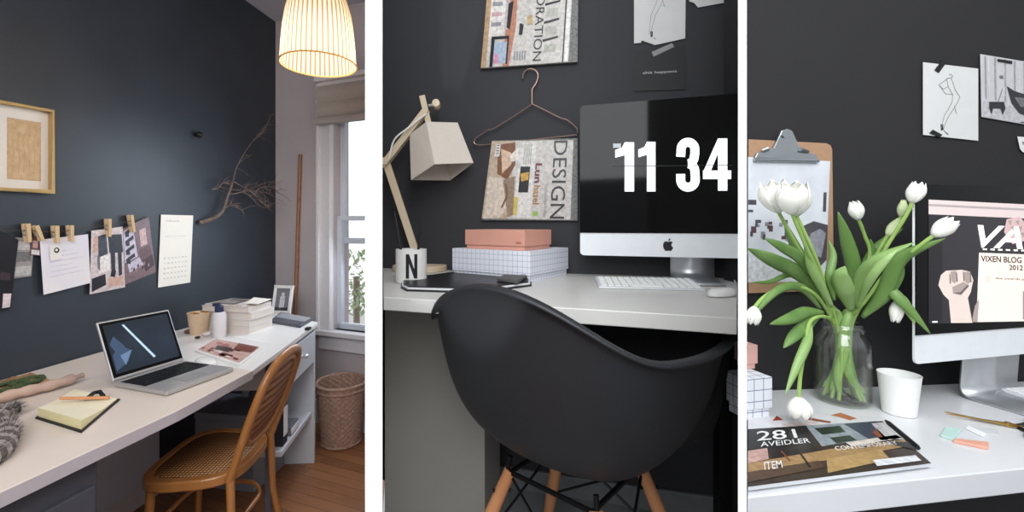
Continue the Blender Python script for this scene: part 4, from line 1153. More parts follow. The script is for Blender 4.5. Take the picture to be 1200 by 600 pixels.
# ---- boxes
def lidbox(nm, corners_px, z, h, lidh, m, label, cat, uvm=None, group=None, reach=None, yaw=None, left=None):
    """carton with lift-off lid; corners_px: front-left, front-right, back-right on plane z"""
    a, b_, c_ = [onz(x, y, z) for x, y in corners_px]
    if yaw is not None: ux = V((math.cos(math.radians(yaw)), math.sin(math.radians(yaw)), 0)); a = clipray(left, b_, ux)
    ux = (b_ - a); lx = ux.length; ux.normalize(); uy = V((-ux.y, ux.x, 0)); ly = (c_ - b_).dot(uy) if reach is None else (clipray(reach, b_, uy) - b_).length
    M = Matrix(((ux.x, uy.x, 0, a.x), (ux.y, uy.y, 0, a.y), (0, 0, 1, z), (0, 0, 0, 1)))
    t = thing(nm, M, label, cat, group)
    g = .004
    mb = MB(M); mb.box((lx - 2 * g, ly - 2 * g, h - .003), (lx / 2, ly / 2, (h - .003) / 2), m); mb.build('box_body', t, bevel=.0008)
    mb = MB(M); mb.box((lx, ly, lidh), (lx / 2, ly / 2, h - lidh / 2), m); ld_ = mb.build('box_lid', t, bevel=.0008)
    return t, M, lx, ly, ld_


def grid3(name, c1, c2, s, wdt=.05):
    m = bpy.data.materials.new(name); m.use_nodes = True; n = m.node_tree; b = n.nodes['Principled BSDF']; b.inputs['Roughness'].default_value = .6
    t = n.nodes.new('ShaderNodeTexCoord'); sp_ = n.nodes.new('ShaderNodeSeparateXYZ'); n.links.new(t.outputs['Object'], sp_.inputs[0])
    g = n.nodes.new('ShaderNodeNewGeometry'); vt = n.nodes.new('ShaderNodeVectorTransform'); vt.vector_type = 'NORMAL'; vt.convert_from = 'WORLD'; vt.convert_to = 'OBJECT'
    n.links.new(g.outputs['True Normal'], vt.inputs[0]); sn = n.nodes.new('ShaderNodeSeparateXYZ'); n.links.new(vt.outputs[0], sn.inputs[0])
    def M_(op, a, c_=None):
        q = n.nodes.new('ShaderNodeMath'); q.operation = op
        for i, x in enumerate((a, c_)):
            if x is None: continue
            if isinstance(x, (int, float)): q.inputs[i].default_value = x
            else: n.links.new(x, q.inputs[i])
        return q.outputs[0]
    tot = None
    for k in range(3):
        ln = M_('LESS_THAN', M_('FRACT', M_('ADD', M_('MULTIPLY', sp_.outputs[k], s), .37)), wdt)
        on = M_('MULTIPLY', ln, M_('LESS_THAN', M_('ABSOLUTE', sn.outputs[k]), .5)); tot = on if tot is None else M_('MAXIMUM', tot, on)
    mx = n.nodes.new('ShaderNodeMix'); mx.data_type = 'RGBA'; mx.inputs[6].default_value = L(c1); mx.inputs[7].default_value = L(c2); n.links.new(tot, mx.inputs[0]); n.links.new(mx.outputs[2], b.inputs['Base Color'])
    MATS[name] = m; return m


gridm = grid3('grid_paper', '#e3e5ee', '#a3a8bf', 62, .08); pink = mat('salmon_card', '#d79c8a', .6, var=.03)
gb = lidbox('grid_storage_box', [(530, 325), (621, 332), (667, 319.5)], D2, .088, .068, gridm, 'flat white storage box with thin grid lines under the pink box, middle room', 'storage box', reach=666, yaw=-36, left=530)
zp = D2 + .0885
pb_ = lidbox('pink_storage_box', [(545, 293.5), (615, 294), (646, 289.5)], zp, .058, .046, pink, 'salmon pink storage box on top of the grid box in the middle room', 'storage box', reach=646, yaw=-36, left=545)
for bx_, c_ in ((pb_, '#a8705f'), (gb, '#b9bccb')):
    t, M, lx, ly, ld_ = bx_; mb = MB(M); mb.box((.016, .001, .005), (lx - .02, -.0006, .022), mat('small_mark' + c_[1:], c_)); mb.build('small_mark', ld_)

# ---- folder (dark with white rim) and grey pouch on the desk
mb = MB(); t = thing('tablet_folder', onz(545, 333, D2), 'thin black folder with white rounded edge lying behind the armchair back', 'folder')
fpts = [(476, 341.5), (560, 344), (623, 335.5), (623, 331.5), (592, 327.5), (530, 322.8), (475, 330), (470, 333), (469.5, 338)]
pts = [onz(x, y, D2) for x, y in fpts]
mb.prism(pts, (0, 0, .004), mat('folder_black', '#19191d', .4)); mb.build('back_cover', t, bevel=.001)
cen_ = sum(pts, V((0, 0, 0))) / len(pts)
mb = MB(); mb.prism([p.lerp(cen_, .02) + V((0, 0, .0042)) for p in pts], (0, 0, .005), mat('folder_rim', '#d8d8da', .35)); mb.build('white_rim', t, bevel=.001)
mb = MB(); mb.prism([p.lerp(cen_, .045) + V((0, 0, .0094)) for p in pts], (0, 0, .003), mat('folder_black', '#19191d', .4)); mb.build('front_cover', t, bevel=.001)
mb = MB(); s = [onz(x, y, D2 + .013) for x, y in ((582, 330), (607, 333), (618, 326.5), (590, 325.5))]; mb.prism(s, (0, 0, .010), mat('grey_pouch', '#4f4d4d', .6)); mb.build('grey_case', label='small dark grey case lying on the black folder beside the grid box', cat='case', bevel=.003)

# ---- N cup with brushes
cb = onz(482, 331, D2); cb.z = D2 + 0; CB = Matrix.Translation(cb)
nc = thing('letter_cup', CB, 'white cup with a black letter N holding pens beside the wooden lamp', 'cup')
wc = mat('white_porcelain', '#e8e6e3', .3, var=.01)
cr_, ch_ = .043, .094
mb = MB(CB); mb.lathe([(.0001, 0), (cr_ - .003, 0), (cr_, .003), (cr_, ch_), (cr_ - .003, ch_), (cr_ - .004, .006), (.0001, .006)], (0, 0, 0), wc, 36); mb.build('body', nc, smooth=True)
mb = MB(CB); az = math.atan2(-cb.y, -cb.x) + .02


def cyl(x, y, rr): a = az + x / rr; return (rr * math.cos(a), rr * math.sin(a), y)


def cylband(p0, p1, p2, p3, n=6):
    vs = []; 
    for i in range(n + 1):
        t = i / n; a = (p0[0] + (p1[0] - p0[0]) * t, p0[1] + (p1[1] - p0[1]) * t); b = (p3[0] + (p2[0] - p3[0]) * t, p3[1] + (p2[1] - p3[1]) * t)
        vs += [cyl(*a, cr_ + .0006), cyl(*b, cr_ + .0006)]
    mb.add(vs, [(2 * i, 2 * i + 2, 2 * i + 3, 2 * i + 1) for i in range(n)], ink)


w_, hN, z0, st = .032, .066, .016, .009
cylband((-w_ / 2, z0), (-w_ / 2 + st, z0), (-w_ / 2 + st, z0 + hN), (-w_ / 2, z0 + hN)); cylband((w_ / 2 - st, z0), (w_ / 2, z0), (w_ / 2, z0 + hN), (w_ / 2 - st, z0 + hN))
cylband((-w_ / 2, z0 + hN), (w_ / 2 - st, z0), (w_ / 2, z0), (-w_ / 2 + st, z0 + hN), 8); mb.build('letter_n', nc)
for k, (dx, dy, lx_, ln) in enumerate(((-.015, .0, -.035, .20), (.012, .01, .012, .18))):
    mb = MB(); b0 = cb + V((dx, dy, .008)); e = cb + V((dx + lx_, dy + .012, ln)); mb.tube([b0, e.lerp(b0, .25), e], [.0035, .0035, .0012], mat('black_pen', '#131315', .4), 8)
    mb.build('black_pen', label=('black pen leaning left out of the letter cup', 'black pen leaning right out of the letter cup')[k], cat='pen', group='pens in the letter cup', smooth=True)

# ---- wooden desk lamp
wood = mat('raw_pine', '#dccbb0', .6, c2='#cdb797', scale=18, stretch=(1, 1, .15)); fab = mat('cream_lampshade_fabric', '#d6ccc0', .85, var=.03, scale=150, bump=.08)
yl = 1.38
base = onz(492, 317, D2)
dl = thing('wooden_desk_lamp', (base.x, base.y, D2), 'pine articulated desk lamp with square cream shade at the left of the white desk', 'desk lamp')
mb = MB(); mb.lathe([(.0001, 0), (.092, 0), (.095, .003), (.095, .017), (.092, .020), (.0001, .020)], (base.x, base.y, D2), wood, 40); mb.build('base', dl, smooth=True)
J0 = V((base.x + .0, base.y, D2 + .02)); J1 = at(452.5, 190, base.y - .02); J2 = at(500.5, 128, base.y - .04)
J0 = at(492, 306, base.y); J0.z = D2 + .02
def stick(a, b_, w1, w2, off, nm):
    mb = MB(); a, b_ = V(a), V(b_); d = (b_ - a).normalized(); sd = V((0, 1, 0)); sd = (sd - d * sd.dot(d)).normalized(); u = d.cross(sd)
    a = a + sd * off; b_ = b_ + sd * off
    f = lambda p: [p + u * w1 / 2 + sd * w2 / 2, p - u * w1 / 2 + sd * w2 / 2, p - u * w1 / 2 - sd * w2 / 2, p + u * w1 / 2 - sd * w2 / 2]
    mb.hexa(f(a), f(b_), wood); return mb.build(nm, dl, bevel=.002)
stick(J0, J1 + (J1 - J0).normalized() * .018, .026, .012, 0.0, 'lower_arm')
for off in (-.013, .013): stick(J1 - (J2 - J1).normalized() * .02, J2, .022, .008, off, 'upper_arm')
H0, H1 = at(494.5, 112, base.y - .045), at(503.5, 150, base.y - .045)
stick(H0, H1, .020, .011, 0, 'head_stick')
for (a, nm) in ((J1, 'knob'), (at(511.5, 122.5, base.y - .055), 'knob')):
    mb = MB(); mb.tube([a + V((0, -.024, 0)), a + V((0, .024, 0))], .0125, wood, 14); mb.build(nm, dl, smooth=True)
mb = MB(); mb.tube([at(502, 124, base.y - .05), at(512, 122, base.y - .05)], .005, alu, 8); mb.build('hinge_bolt', dl, smooth=True)
mb = MB(); mb.tube(bez([J2 + V((0, -.02, -.02)), at(478, 150, base.y - .065), at(462, 164, base.y - .06), at(456, 186, base.y - .05), J1 + V((.004, -.02, 0))], 5), .003, paper_w, 6); mb.build('cord', dl, smooth=True)
# shade: square frustum with open lower end, tilted
yb = base.y - .05
T = [at(481, 160, yb - .045), at(499.5, 143, yb - .06 + .0), at(535.5, 144, yb + .035), at(514, 150, yb + .075)]
Bt = [at(482, 211, yb - .055), at(509.5, 192.5, yb - .110), at(554.5, 190.5, yb + .02), at(527.5, 211, yb + .055)]
# lower opening: front-left, (near) middle, right, back are ordered round the square
T = [at(480.5, 158, yb - .02), at(499.5, 143, yb - .075), at(536, 144, yb - .02), at(516, 152, yb + .045)]
Bt = [at(482, 211, yb - .03), at(509.5, 192.5, yb - .115), at(554.5, 191, yb - .03), at(527.5, 211.5, yb + .06)]
mb = MB(); mb.add(T + Bt, [(0, 1, 5, 4), (1, 2, 6, 5), (2, 3, 7, 6), (3, 0, 4, 7), (0, 1, 2, 3)], fab); mb.build('lamp_shade', dl, solid=.0025)
mb = MB(); c_ = (Bt[0] + Bt[1] + Bt[2] + Bt[3]) / 4; c0 = (T[0] + T[1] + T[2] + T[3]) / 4; mb.ball(c_.lerp(c0, .35), .026, mat('unlit_bulb', '#e9e4dc', .2), 14, (1, 1, 1.1)); mb.tube([c0, c_.lerp(c0, .6)], .014, wood, 10); mb.build('bulb', dl, smooth='all')

# ---- copper hanger
cop = mat('copper_wire', '#a08478', .32, metal=.8, var=.05)
hg = [(613, 92), (613.5, 86), (618, 81.5), (624, 81), (629, 84), (630.5, 90), (628, 98), (624, 104), (623.5, 110), (623.5, 122.5)]
mb = MB(); mb.tube(bez([W2.at(x, y, .018) for x, y in hg], 5), .0023, cop, 8)
mb.tube(bez([W2.at(x, y, .020) for x, y in ((623.5, 122), (606, 134), (590, 144), (578, 151), (572, 152.5), (568, 155), (559, 161), (555.5, 166), (558, 169.5), (566, 170))], 4), .0023, cop, 8)
mb.tube([W2.at(566, 170, .012), W2.at(676, 158, .012)], .0020, cop, 6)
mb.tube(bez([W2.at(x, y, .020) for x, y in ((623.5, 122), (640, 130), (656, 138), (664, 140.5), (670, 145), (676, 151), (676.5, 156))], 4), .0023, cop, 8)
mb.build('wire_hanger', label='copper wire clothes hanger on the dark wall, holding the lower magazine', cat='hanger', smooth=True)
mb = MB(); q = W2.at(618, 83, 0); mb.tube([q, q + W2.n * .024], .0016, black_plastic, 6); mb.build('nail', label='small nail in the dark wall carrying the copper hanger', cat='nail')


def magazine(nm, quad, off, th, lab, fn, back=None):
    t = thing(nm, W2.at((quad[2][0] + quad[3][0]) / 2, quad[2][1], off), lab, 'magazine', 'magazines hanging on the dark wall')
    mb = MB(); s = Sheet(mb, [W2.at(x, y, off + th) for x, y in quad], W2.n, .0008); s.base(P('covergrey', '#c4bfba')); fn(s); mb.build('front_cover', t)
    mb = MB(); bq = back or quad; s = Sheet(mb, [W2.at(x, y, off) for x, y in bq], W2.n, th * .96); s.base(mat('magazine_pages', '#5d5d5b', .6, c2='#8b8b88', scale=150)); mb.build('pages', t)
    return t


bk, wh, tan, rd, hair = P('black', '#17151a'), P('white', '#dcdad6'), P('tan', '#b39471'), P('rose', '#c26a72'), P('hair', '#7a5238')


def cov2(s):
    s.rect(0, 0, .30, 1, P('cov2beige', '#b9a691')); s.patch([(.08, .05), (.3, .02), (.33, .3), (.25, .5), (.12, .42)], hair, 2)
    s.patch([(.13, .1), (.26, .15), (.28, .3), (.18, .42)], P('skinlight', '#cfb199'), 3); s.patch([(.02, .45), (.3, .5), (.32, .8), (.2, 1), (.02, 1)], P('cloth', '#d0c3b4'), 2)
    s.patch([(.2, .5), (.34, .45), (.36, .95), (.3, .98)], P('cloth2', '#8f7b68'), 3); s.line([(.24, .55), (.27, .7), (.22, .86)], .02, hair, 4)
    s.rect(.36, .02, .56, .98, P('cov2w', '#d3d1cd'), 1); s.rect(.395, .33, .51, .66, bk, 3); s.patch([(.40, .42), (.50, .40), (.50, .5), (.42, .52)], P('gold', '#c99a3f'), 4)
    s.patch([(.25, .18), (.36, .08), (.36, .25), (.27, .27)], P('pale', '#ddd6cd'), 4); s.rect(.06, .04, .12, .2, wh, 3)
    for k in range(4): s.rect(.07, .05 + .035 * k, .11, .06 + .035 * k, ink, 4)
    for k in range(5): s.rect(.42 + .02 * k, .04, .43 + .02 * k, .3, P('thin', '#a5a19c'), 2)
    s.rect(.35, .72, .4, .95, P('yellow', '#c7b45a'), 2); s.rect(.58, .9, .64, .96, P('limegreen', '#8db25a'), 2)
    s.text('Lun', .575, .29, .075, P('darkred', '#6e2433'), 3, rot=1, bold=.03, fit=.25); s.text('hasel', .575, .57, .075, P('brownred', '#a5742f'), 3, rot=1, bold=.02, fit=.24)
    s.text('DESIGN', .775, .005, .165, P('coverink', '#2a2a2d'), 3, rot=1, fit=.985)
    s.rect(.70, .55, .73, .97, P('thin', '#a5a19c'), 2)


magazine('magazine', [(576.5, 165.5), (672, 164), (668.5, 257.5), (564.5, 256)], .004, .010, 'magazine with DESIGN down its cover, hanging from the copper hanger', cov2, [(577, 165.5), (677, 162.5), (677, 258.5), (566, 258)])


def cov1(s):
    s.rect(0, 0, .06, 1, tan, 1); s.rect(.06, 0, .24, .72, P('cov1w', '#d9d4cf'), 1); s.patch([(.26, 0), (.36, .1), (.38, .6), (.33, 1), (.26, 1)], P('terracotta', '#b3785f'), 2)
    for k in range(6): s.rect(.08, .06 + .1 * k, .2, .1 + .1 * k, (P('pinkish', '#c9a3a8'), P('greyb', '#8f8f96'))[k % 2], 2)
    s.rect(.14, .76, .30, .97, P('bluepale', '#a3b3c6'), 3); s.rect(.10, .72, .14, 1, bk, 3); s.rect(.29, .72, .31, .98, bk, 4); s.rect(.1, .70, .31, .73, bk, 4); s.rect(.15, .88, .2, .97, P('pink2', '#d58fa9'), 5)
    s.rect(.24, .3, .29, .64, P('stripe', '#b9aeb2'), 3); s.patch([(.27, .38), (.33, .36), (.31, .64), (.27, .62)], bk, 4)
    s.rect(.38, .0, .78, .07, P('greenred', '#6d8b78'), 2); s.rect(.42, .24, .5, .31, rd, 2); s.rect(.5, .2, .68, .33, P('redpale', '#c98f93'), 2); s.patch([(.66, .18), (.78, .16), (.8, .3), (.68, .3)], P('red', '#d3454f'), 3)
    s.patch([(.42, .58), (.47, .6), (.46, .7), (.42, .7)], bk, 3); s.patch([(.5, .52), (.56, .5), (.57, .6), (.51, .6)], P('goldpale', '#b89f70'), 3)
    for k in range(3): s.patch([(.70, .40 + .18 * k), (.87, .37 + .18 * k), (.87, .39 + .18 * k), (.70, .425 + .18 * k)], bk, 3)
    for k in range(3): s.rect(.72, .45 + .18 * k, .85, .53 + .18 * k, P('greygreen', '#aaa9a0'), 2)
    s.rect(.95, .0, .99, 1, wh, 3); s.rect(.93, 0, .945, 1, bk, 3)
    for k in range(5): s.rect(.38 + .03 * k, .86, .4 + .03 * k, .95, P('greyb', '#8f8f96'), 3)
    s.text('DECORATION', .60, .02, .10, P('coverink', '#2a2a2d'), 4, rot=1, fit=.95)


magazine('magazine', [(574, -40), (673, -44), (666, 72.5), (563.5, 79.5)], .004, .012, 'magazine with DECORATION down its cover, the upper one, cut by the frame top', cov1, [(574, -40), (678, -44), (677, 74), (565, 81.5)])
mb = MB(); mb.tube([W2.at(568, -30, .022), W2.at(684, -34, .022)], .002, cop, 6); mb.build('hanger_bar', label='copper hanger bar holding the upper magazine', cat='hanger') if False else None

# ---- drawings and cards
dpap = mat('drawing_paper', '#d6d6d5', .75, var=.02)


def figure_leg(s):
    s.line([(.62, .0), (.55, .25), (.42, .5), (.36, .72), (.33, .9)], .010, greyink); s.line([(.5, .0), (.44, .25), (.33, .5), (.31, .75), (.3, .86)], .008, greyink)
    s.line([(.56, .2), (.6, .35), (.57, .3)], .008, greyink); s.patch([(.32, .80), (.37, .80), (.37, .9), (.33, .92)], ink); s.line([(.39, .93), (.43, .96)], .012, ink)


wallsheet(W2, 'line_drawing', [(743, -60), (804, -62), (803, 45), (743, 51)], .004, dpap, None, 'white sheet with a thin leg sketch above the dark card, middle room', 'drawing', more=lambda s: (figure_leg(Sheet(s.mb, [s.p(0, .45), s.p(1, .45), s.p(1, 1), s.p(0, 1)], W2.n, s.th))),
          pts=[(0, 0), (1, 0), (1, 1), (.42, 1.04), (.15, .975), (.14, 1.0), (0, 1)])
wallsheet(W2, 'card', [(743.5, 58), (803.5, 53), (804, 105), (743, 107)], .003, mat('card_black', '#1f1f21', .6), None, 'black card with small pale words taped under the line drawing', 'card', more=lambda s: s.text('shit happens', .17, .60, .06, mat('pale_letter', '#b7b7b7', .6), 1, fit=.66, bold=.01))
wallsheet(W2, 'tape_piece', [(763.5, 61), (787.5, 50.5), (790, 55), (766, 66.5)], .0048, mat('grey_tape', '#8d8d8c', .5), None, 'grey strip of tape holding the black card', 'tape')
wallsheet(W2, 'printed_sheet', [(800, -50), (864, -60), (864, 0.5), (817, 9)], .004, dpap, None, 'pale printed sheet cut off at the top right of the middle room', 'drawing', pts=[(0, 0), (1, 0), (1, 1), (.02, 1), (-.04, .9), (-.14, .86)], more=lambda s: [s.line([(.2 + .1 * k, .8 + .02 * (k % 2)), (.25 + .1 * k, .76)], .02, greyink) for k in range(6)])
wallsheet(W2, 'small_card', [(857, 24), (864.3, 21.5), (864.3, 41), (857, 36)], .004, mat('card_pale', '#e4e4e3', .6), [(.4, .2, .9, .75, greyink)], 'small white card at the right edge of the middle room wall', 'card')
# ================================================================== RIGHT ROOM
D3 = .74
dk3 = mat('white_desk_top', '#d6d7da', .30, var=.01)
fl_, fr_ = clipray(876, onz(874, 583, D3), (onz(1200, 549, D3) - onz(874, 583, D3)).normalized()), clipray(1420, onz(874, 583, D3), (onz(1200, 549, D3) - onz(874, 583, D3)).normalized())
bl_, br__ = W3.at(877, 300, .002), W3.at(1400, 300, .002); bl_.z = br__.z = D3
d3 = thing('white_desk', (1.3, 1.0, 0), 'thick white desk carrying the tulips in the right room', 'desk')
mb = MB(); mb.prism([fl_, fr_, br__, bl_], (0, 0, -.046), dk3); mb.build('desktop', d3, bevel=.002)
for q in (bl_.lerp(fl_, .2) + V((.06, 0, 0)), br__.lerp(fr_, .2) - V((.1, 0, 0))): MB().box((.04, .04, D3 - .046), (q.x, q.y, (D3 - .046) / 2), black_plastic).build('leg', d3)

# ---- monitor on the right
m3a = math.radians(13)
mo3, gl3, MW3 = monitor('desktop_computer', (1.034, 1.05), m3a, .60, .426, .867, .069, .33, 'large screen showing a raised fist and a cream page, in the right room', .37, .21, D3, logo=False)
PW3 = Wall((1.034, 1.05), m3a)


def MP3(px, py, lift=.0034):
    q = PW3.at(px, py, 0); x = math.hypot(q.x - 1.034, q.y - 1.05); return MW3(x, q.z, lift)


def scr(n, c, e=.55): return mat('screen_' + n, c, .3, var=.02, emit=e)


def quad3(mb, pts, m, lay=0): mb.add([MP3(x, y, .0034 + .0003 * lay) for x, y in pts], [tuple(range(len(pts)))], m)


mb = MB()
quad3(mb, [(1086, 234), (1330, 246), (1330, 374), (1086, 379)], scr('charcoal', '#2d2b2f', .25))
quad3(mb, [(1086, 234), (1330, 246), (1330, 262), (1086, 251)], scr('toolbar', '#cdbdbb', .5), 1)
quad3(mb, [(1086, 239), (1330, 251), (1330, 253), (1086, 241.5)], scr('toolbar_line', '#a59a9a', .4), 2)
quad3(mb, [(1086, 252), (1102, 253), (1102, 378), (1086, 379)], scr('side_dark', '#201f23', .2), 1)
cr3 = scr('cream', '#e4d3c6', .6)
quad3(mb, [(1145, 296), (1330, 303), (1330, 374), (1142, 377)], cr3, 1)
sk3, sk4, sk5 = scr('skin', '#cfc0b8', .5), scr('skin_mid', '#a2938d', .35), scr('skin_dark', '#6b5f5c', .2)
# raised fist: forearm, palm block, four curled fingers and thumb
quad3(mb, [(1109, 346), (1131, 344), (1137, 378), (1112, 378)], sk3, 2)
quad3(mb, [(1097, 334), (1100, 322), (1106, 317), (1124, 316), (1134, 318), (1138, 328), (1135, 342), (1131, 350), (1110, 352), (1103, 345)], sk3, 3)
for k, (x, y) in enumerate(((1104, 320), (1112, 318), (1120, 317), (1128, 318.5))):
    quad3(mb, [(x - 1, y), (x + 5.5, y - 1), (x + 7, y + 10), (x + 4, y + 14), (x + 0, y + 11)], (sk3, sk4)[k % 2], 4)
    quad3(mb, [(x + 5.5, y + 1), (x + 6.5, y + 1), (x + 7.5, y + 12), (x + 6.2, y + 12)], sk5, 5)
quad3(mb, [(1113, 336), (1126, 330), (1131, 333), (1122, 342), (1114, 343)], sk4, 6); quad3(mb, [(1113, 343), (1122, 342), (1131, 333), (1132, 335), (1123, 345)], sk5, 7)
quad3(mb, [(1137, 372), (1140, 358), (1145, 350), (1143, 377), (1137, 377)], sk4, 2)
quad3(mb, [(1090, 376), (1096, 375.8), (1096, 377.5), (1090, 377.7)], scr('white', '#e6e4e4', .8), 3)
quad3(mb, [(1196, 341), (1330, 343), (1330, 373), (1196, 374)], scr('picture_grey', '#8f8987', .4), 2)
quad3(mb, [(1152, 322), (1158, 322.3), (1158, 330), (1152, 330)], scr('pale_box', '#d6c9c0', .5), 2)
rose3 = scr('rose', '#c7a8a8', .45)
quad3(mb, [(1177, 257), (1192, 254), (1200, 262), (1199, 282), (1184, 286), (1174, 272)], rose3, 2)
for a in range(7): quad3(mb, [(1178 + 3 * a, 259 + (a % 3) * 7), (1183 + 3 * a, 258 + (a % 3) * 7), (1182 + 3 * a, 264 + (a % 3) * 7)], sk4, 3)
mb.build('display', gl3)


def text3(body, x0, y0, x1, hpx, m, lay, bold=0, italic=0):
    vs, fs, wdt = glyphs(body, bold, italic); mb = MB()
    k = (x1 - x0) / wdt; mb.add([MP3(x0 + x * k, y0 - y * hpx / .72 + (x0 + x * k - 1144) * .04, .0034 + .0003 * lay) for x, y in vs], fs, m); return mb


wt3 = scr('letter_white', '#f1eeee', .8); dk_3 = scr('letter_dark', '#2a2526', .0)
mb = text3('VA', 1143, 289, 1196, 26, wt3, 3, .02, .3); mb.build('masthead', gl3)
mb = text3('VIXEN BLOG AWARD', 1147, 306, 1228, 7, dk_3, 3, .015); t2 = text3('2012', 1180, 314.5, 1196, 6, dk_3, 3, .015)
mb.v += t2.v; o = len(mb.v) - len(t2.v); mb.f += [[i + o for i in f] for f in t2.f]; mb.m += t2.m
t2 = text3('the awards post', 1164, 326, 1206, 2.5, dk_3, 3, .0); o = len(mb.v); mb.v += t2.v; mb.f += [[i + o for i in f] for f in t2.f]; mb.m += t2.m
mb.build('page_title', gl3)
mb = MB()
for k in range(9): quad3(mb, [(1149 + 9 * k, 291 + .3 * k), (1154 + 9 * k, 291.2 + .3 * k), (1154 + 9 * k, 293 + .3 * k), (1149 + 9 * k, 292.8 + .3 * k)], wt3, 3)
mb.build('dashed_line', gl3)

# ---- clipboard on the wall
cbm = mat('brown_hardboard', '#a98568', .6, var=.05, scale=80)
cl = thing('clipboard', W3.at(925, 343, .003), 'brown clipboard with metal clip and a pale photo, hanging on the black wall at left', 'clipboard')
cq = [W3.at(876.5, 163.5, .006), W3.at(974, 168.5, .006), W3.at(976, 340, .006), W3.at(876.5, 343.5, .006)]
mb = MB(); s = Sheet(mb, cq, W3.n, .004); s.base(cbm, [(0, 0), (.93, 0), (.98, .012), (1, .04), (1, .97), (.97, 1), (0, 1)]); mb.build('board', cl, bevel=.001)
mb = MB(); s = Sheet(mb, [W3.at(876.5, 184, .0105), W3.at(972.5, 189, .0105), W3.at(967, 330, .0105), W3.at(876.5, 331, .0105)], W3.n, .001)
s.base(mat('pale_photo', '#c5c9d2', .6, c2='#d8dbe1', scale=15)); b1, b2_ = P('clipdark', '#4d4a52'), P('clipmid', '#8d8d96')
s.patch([(.66, .55), (.82, .50), (1.0, .53), (1.0, .82), (.84, .93), (.72, .78)], b1, 1); s.patch([(.74, .62), (.9, .56), (.98, .60), (.93, .8), (.82, .78)], b2_, 2); s.patch([(.66, .55), (.8, .53), (.78, .62), (.7, .66)], b1, 3)
random.seed(4)
for k in range(16): u, v = random.uniform(0, .5), random.uniform(.48, .66); s.rect(u, v, u + random.uniform(.02, .07), v + random.uniform(.02, .06), (b1, P('maroon', '#5b4148'), b2_)[k % 3], 2)
s.rect(0, .34, .1, .38, b1, 1); s.rect(.0, .42, .06, .44, b1, 1); s.rect(.62, .30, .68, .36, P('clipmid', '#8d8d96'), 1); s.rect(0, .8, .6, .99, P('clippale', '#d3d5da'), 1); s.rect(.93, .26, .97, .42, b1, 2)
mb.build('photo', cl)
cm_ = mat('clip_chrome', '#aab0b4', .22, metal=.9, var=.04)
mb = MB(); s = Sheet(mb, [W3.at(880, 150, .0105), W3.at(958, 153, .0105), W3.at(958, 190, .0105), W3.at(880, 187, .0105)], W3.n, .010)
s.base(cm_, [(.02, .97), (.06, .80), (.30, .62), (.37, .30), (.42, .06), (.5, 0), (.58, .06), (.63, .30), (.70, .62), (.94, .80), (.98, .97)]); mb.build('clip', cl, bevel=.002)
mb = MB(); q = W3.at(919, 158, .021); mb.tube([q, q + W3.n * .004], .008, cm_, 12); a, b_ = W3.at(882, 187.5, .012), W3.at(957, 189, .012); mb.tube([a + W3.n * .006, b_ + W3.n * .006], .0045, cm_, 8)
for x, y in ((893, 177), (946, 178)): q = W3.at(x, y, .018); mb.tube([q, W3.at(x + (919 - x) * .3, y - 3, .026)], .006, cm_, 8)
mb.build('clip_spring', cl, smooth=True)


# ---- sheets on the black wall
def nude_line(s):
    g, k = greyink, mat('pencil_dark', '#5c5c5e', .7)
    s.line([(.42, .19), (.50, .17), (.54, .25), (.58, .34), (.66, .42), (.62, .50), (.56, .58), (.46, .70), (.40, .80), (.36, .90)], .010, g)
    s.line([(.42, .19), (.45, .30), (.53, .40), (.52, .50), (.46, .60), (.38, .70), (.34, .82), (.33, .88)], .010, g)
    s.line([(.42, .20), (.28, .29), (.36, .34), (.44, .30)], .009, g); s.line([(.28, .29), (.40, .40), (.52, .40)], .008, g); s.line([(.46, .14), (.50, .12), (.53, .15), (.50, .18)], .009, g)
    s.line([(.56, .55), (.60, .66), (.57, .60)], .008, g); s.patch([(.31, .83), (.36, .83), (.36, .90), (.32, .92)], ink); s.line([(.40, .93), (.45, .96)], .014, k); s.line([(.36, .9), (.42, .95)], .008, k)


wallsheet(W3, 'line_drawing', [(1081.5, 73), (1146, 80.5), (1146, 165), (1081.5, 158)], .004, dpap, None, 'white sheet with a full length pencil figure taped on the black wall, right room', 'drawing', more=nude_line)
tpm = mat('black_tape', '#121213', .5)
for q_, lb in (([(1095, 82), (1106, 68), (1110.5, 71), (1100, 85.5)], 'black tape at the top of the pencil figure drawing'), ([(1089, 156), (1093, 152), (1104, 158), (1101, 161)], 'black tape at the bottom of the pencil figure drawing'), ([(1169, 69), (1186, 71.5), (1186, 75), (1169, 72)], 'black tape on the chair photo')):
    wallsheet(W3, 'tape_piece', q_, .0062, tpm, None, lb, 'tape')


def eggchair(s):
    g1, g2, k1 = P('pgrey', '#9a999c'), P('pgrey2', '#6d6c70'), P('pblack', '#25242a')
    s.rect(.02, .74, 1, .99, P('pfloor', '#b9b7ba'), 1)
    for k in range(7): s.rect(.05 + .13 * k, .02, .075 + .13 * k, .7, g1, 1)
    for k in range(4): s.rect(.10 + .2 * k, .05, .11 + .2 * k, .6, P('pwhite', '#d8d7d9'), 2)
    s.patch([(.34, .44), (.44, .50), (.56, .52), (.70, .50), (.80, .53), (.80, .70), (1, .72), (1, .86), (.72, .90), (.50, .84), (.40, .70)], k1, 3)
    s.patch([(.44, .60), (.60, .58), (.66, .70), (.52, .74)], g2, 4); s.line([(.62, .88), (.60, .97)], .012, k1, 4); s.line([(.60, .97), (.52, .98)], .012, k1, 4)
    s.patch([(.10, .74), (.30, .70), (.32, .80), (.28, .92), (.25, .82), (.15, .84), (.13, .94), (.1, .84)], k1, 3); s.line([(.28, .5), (.22, .72)], .008, g2, 4); s.patch([(.24, .30), (.29, .28), (.30, .33), (.25, .34)], g2, 4)


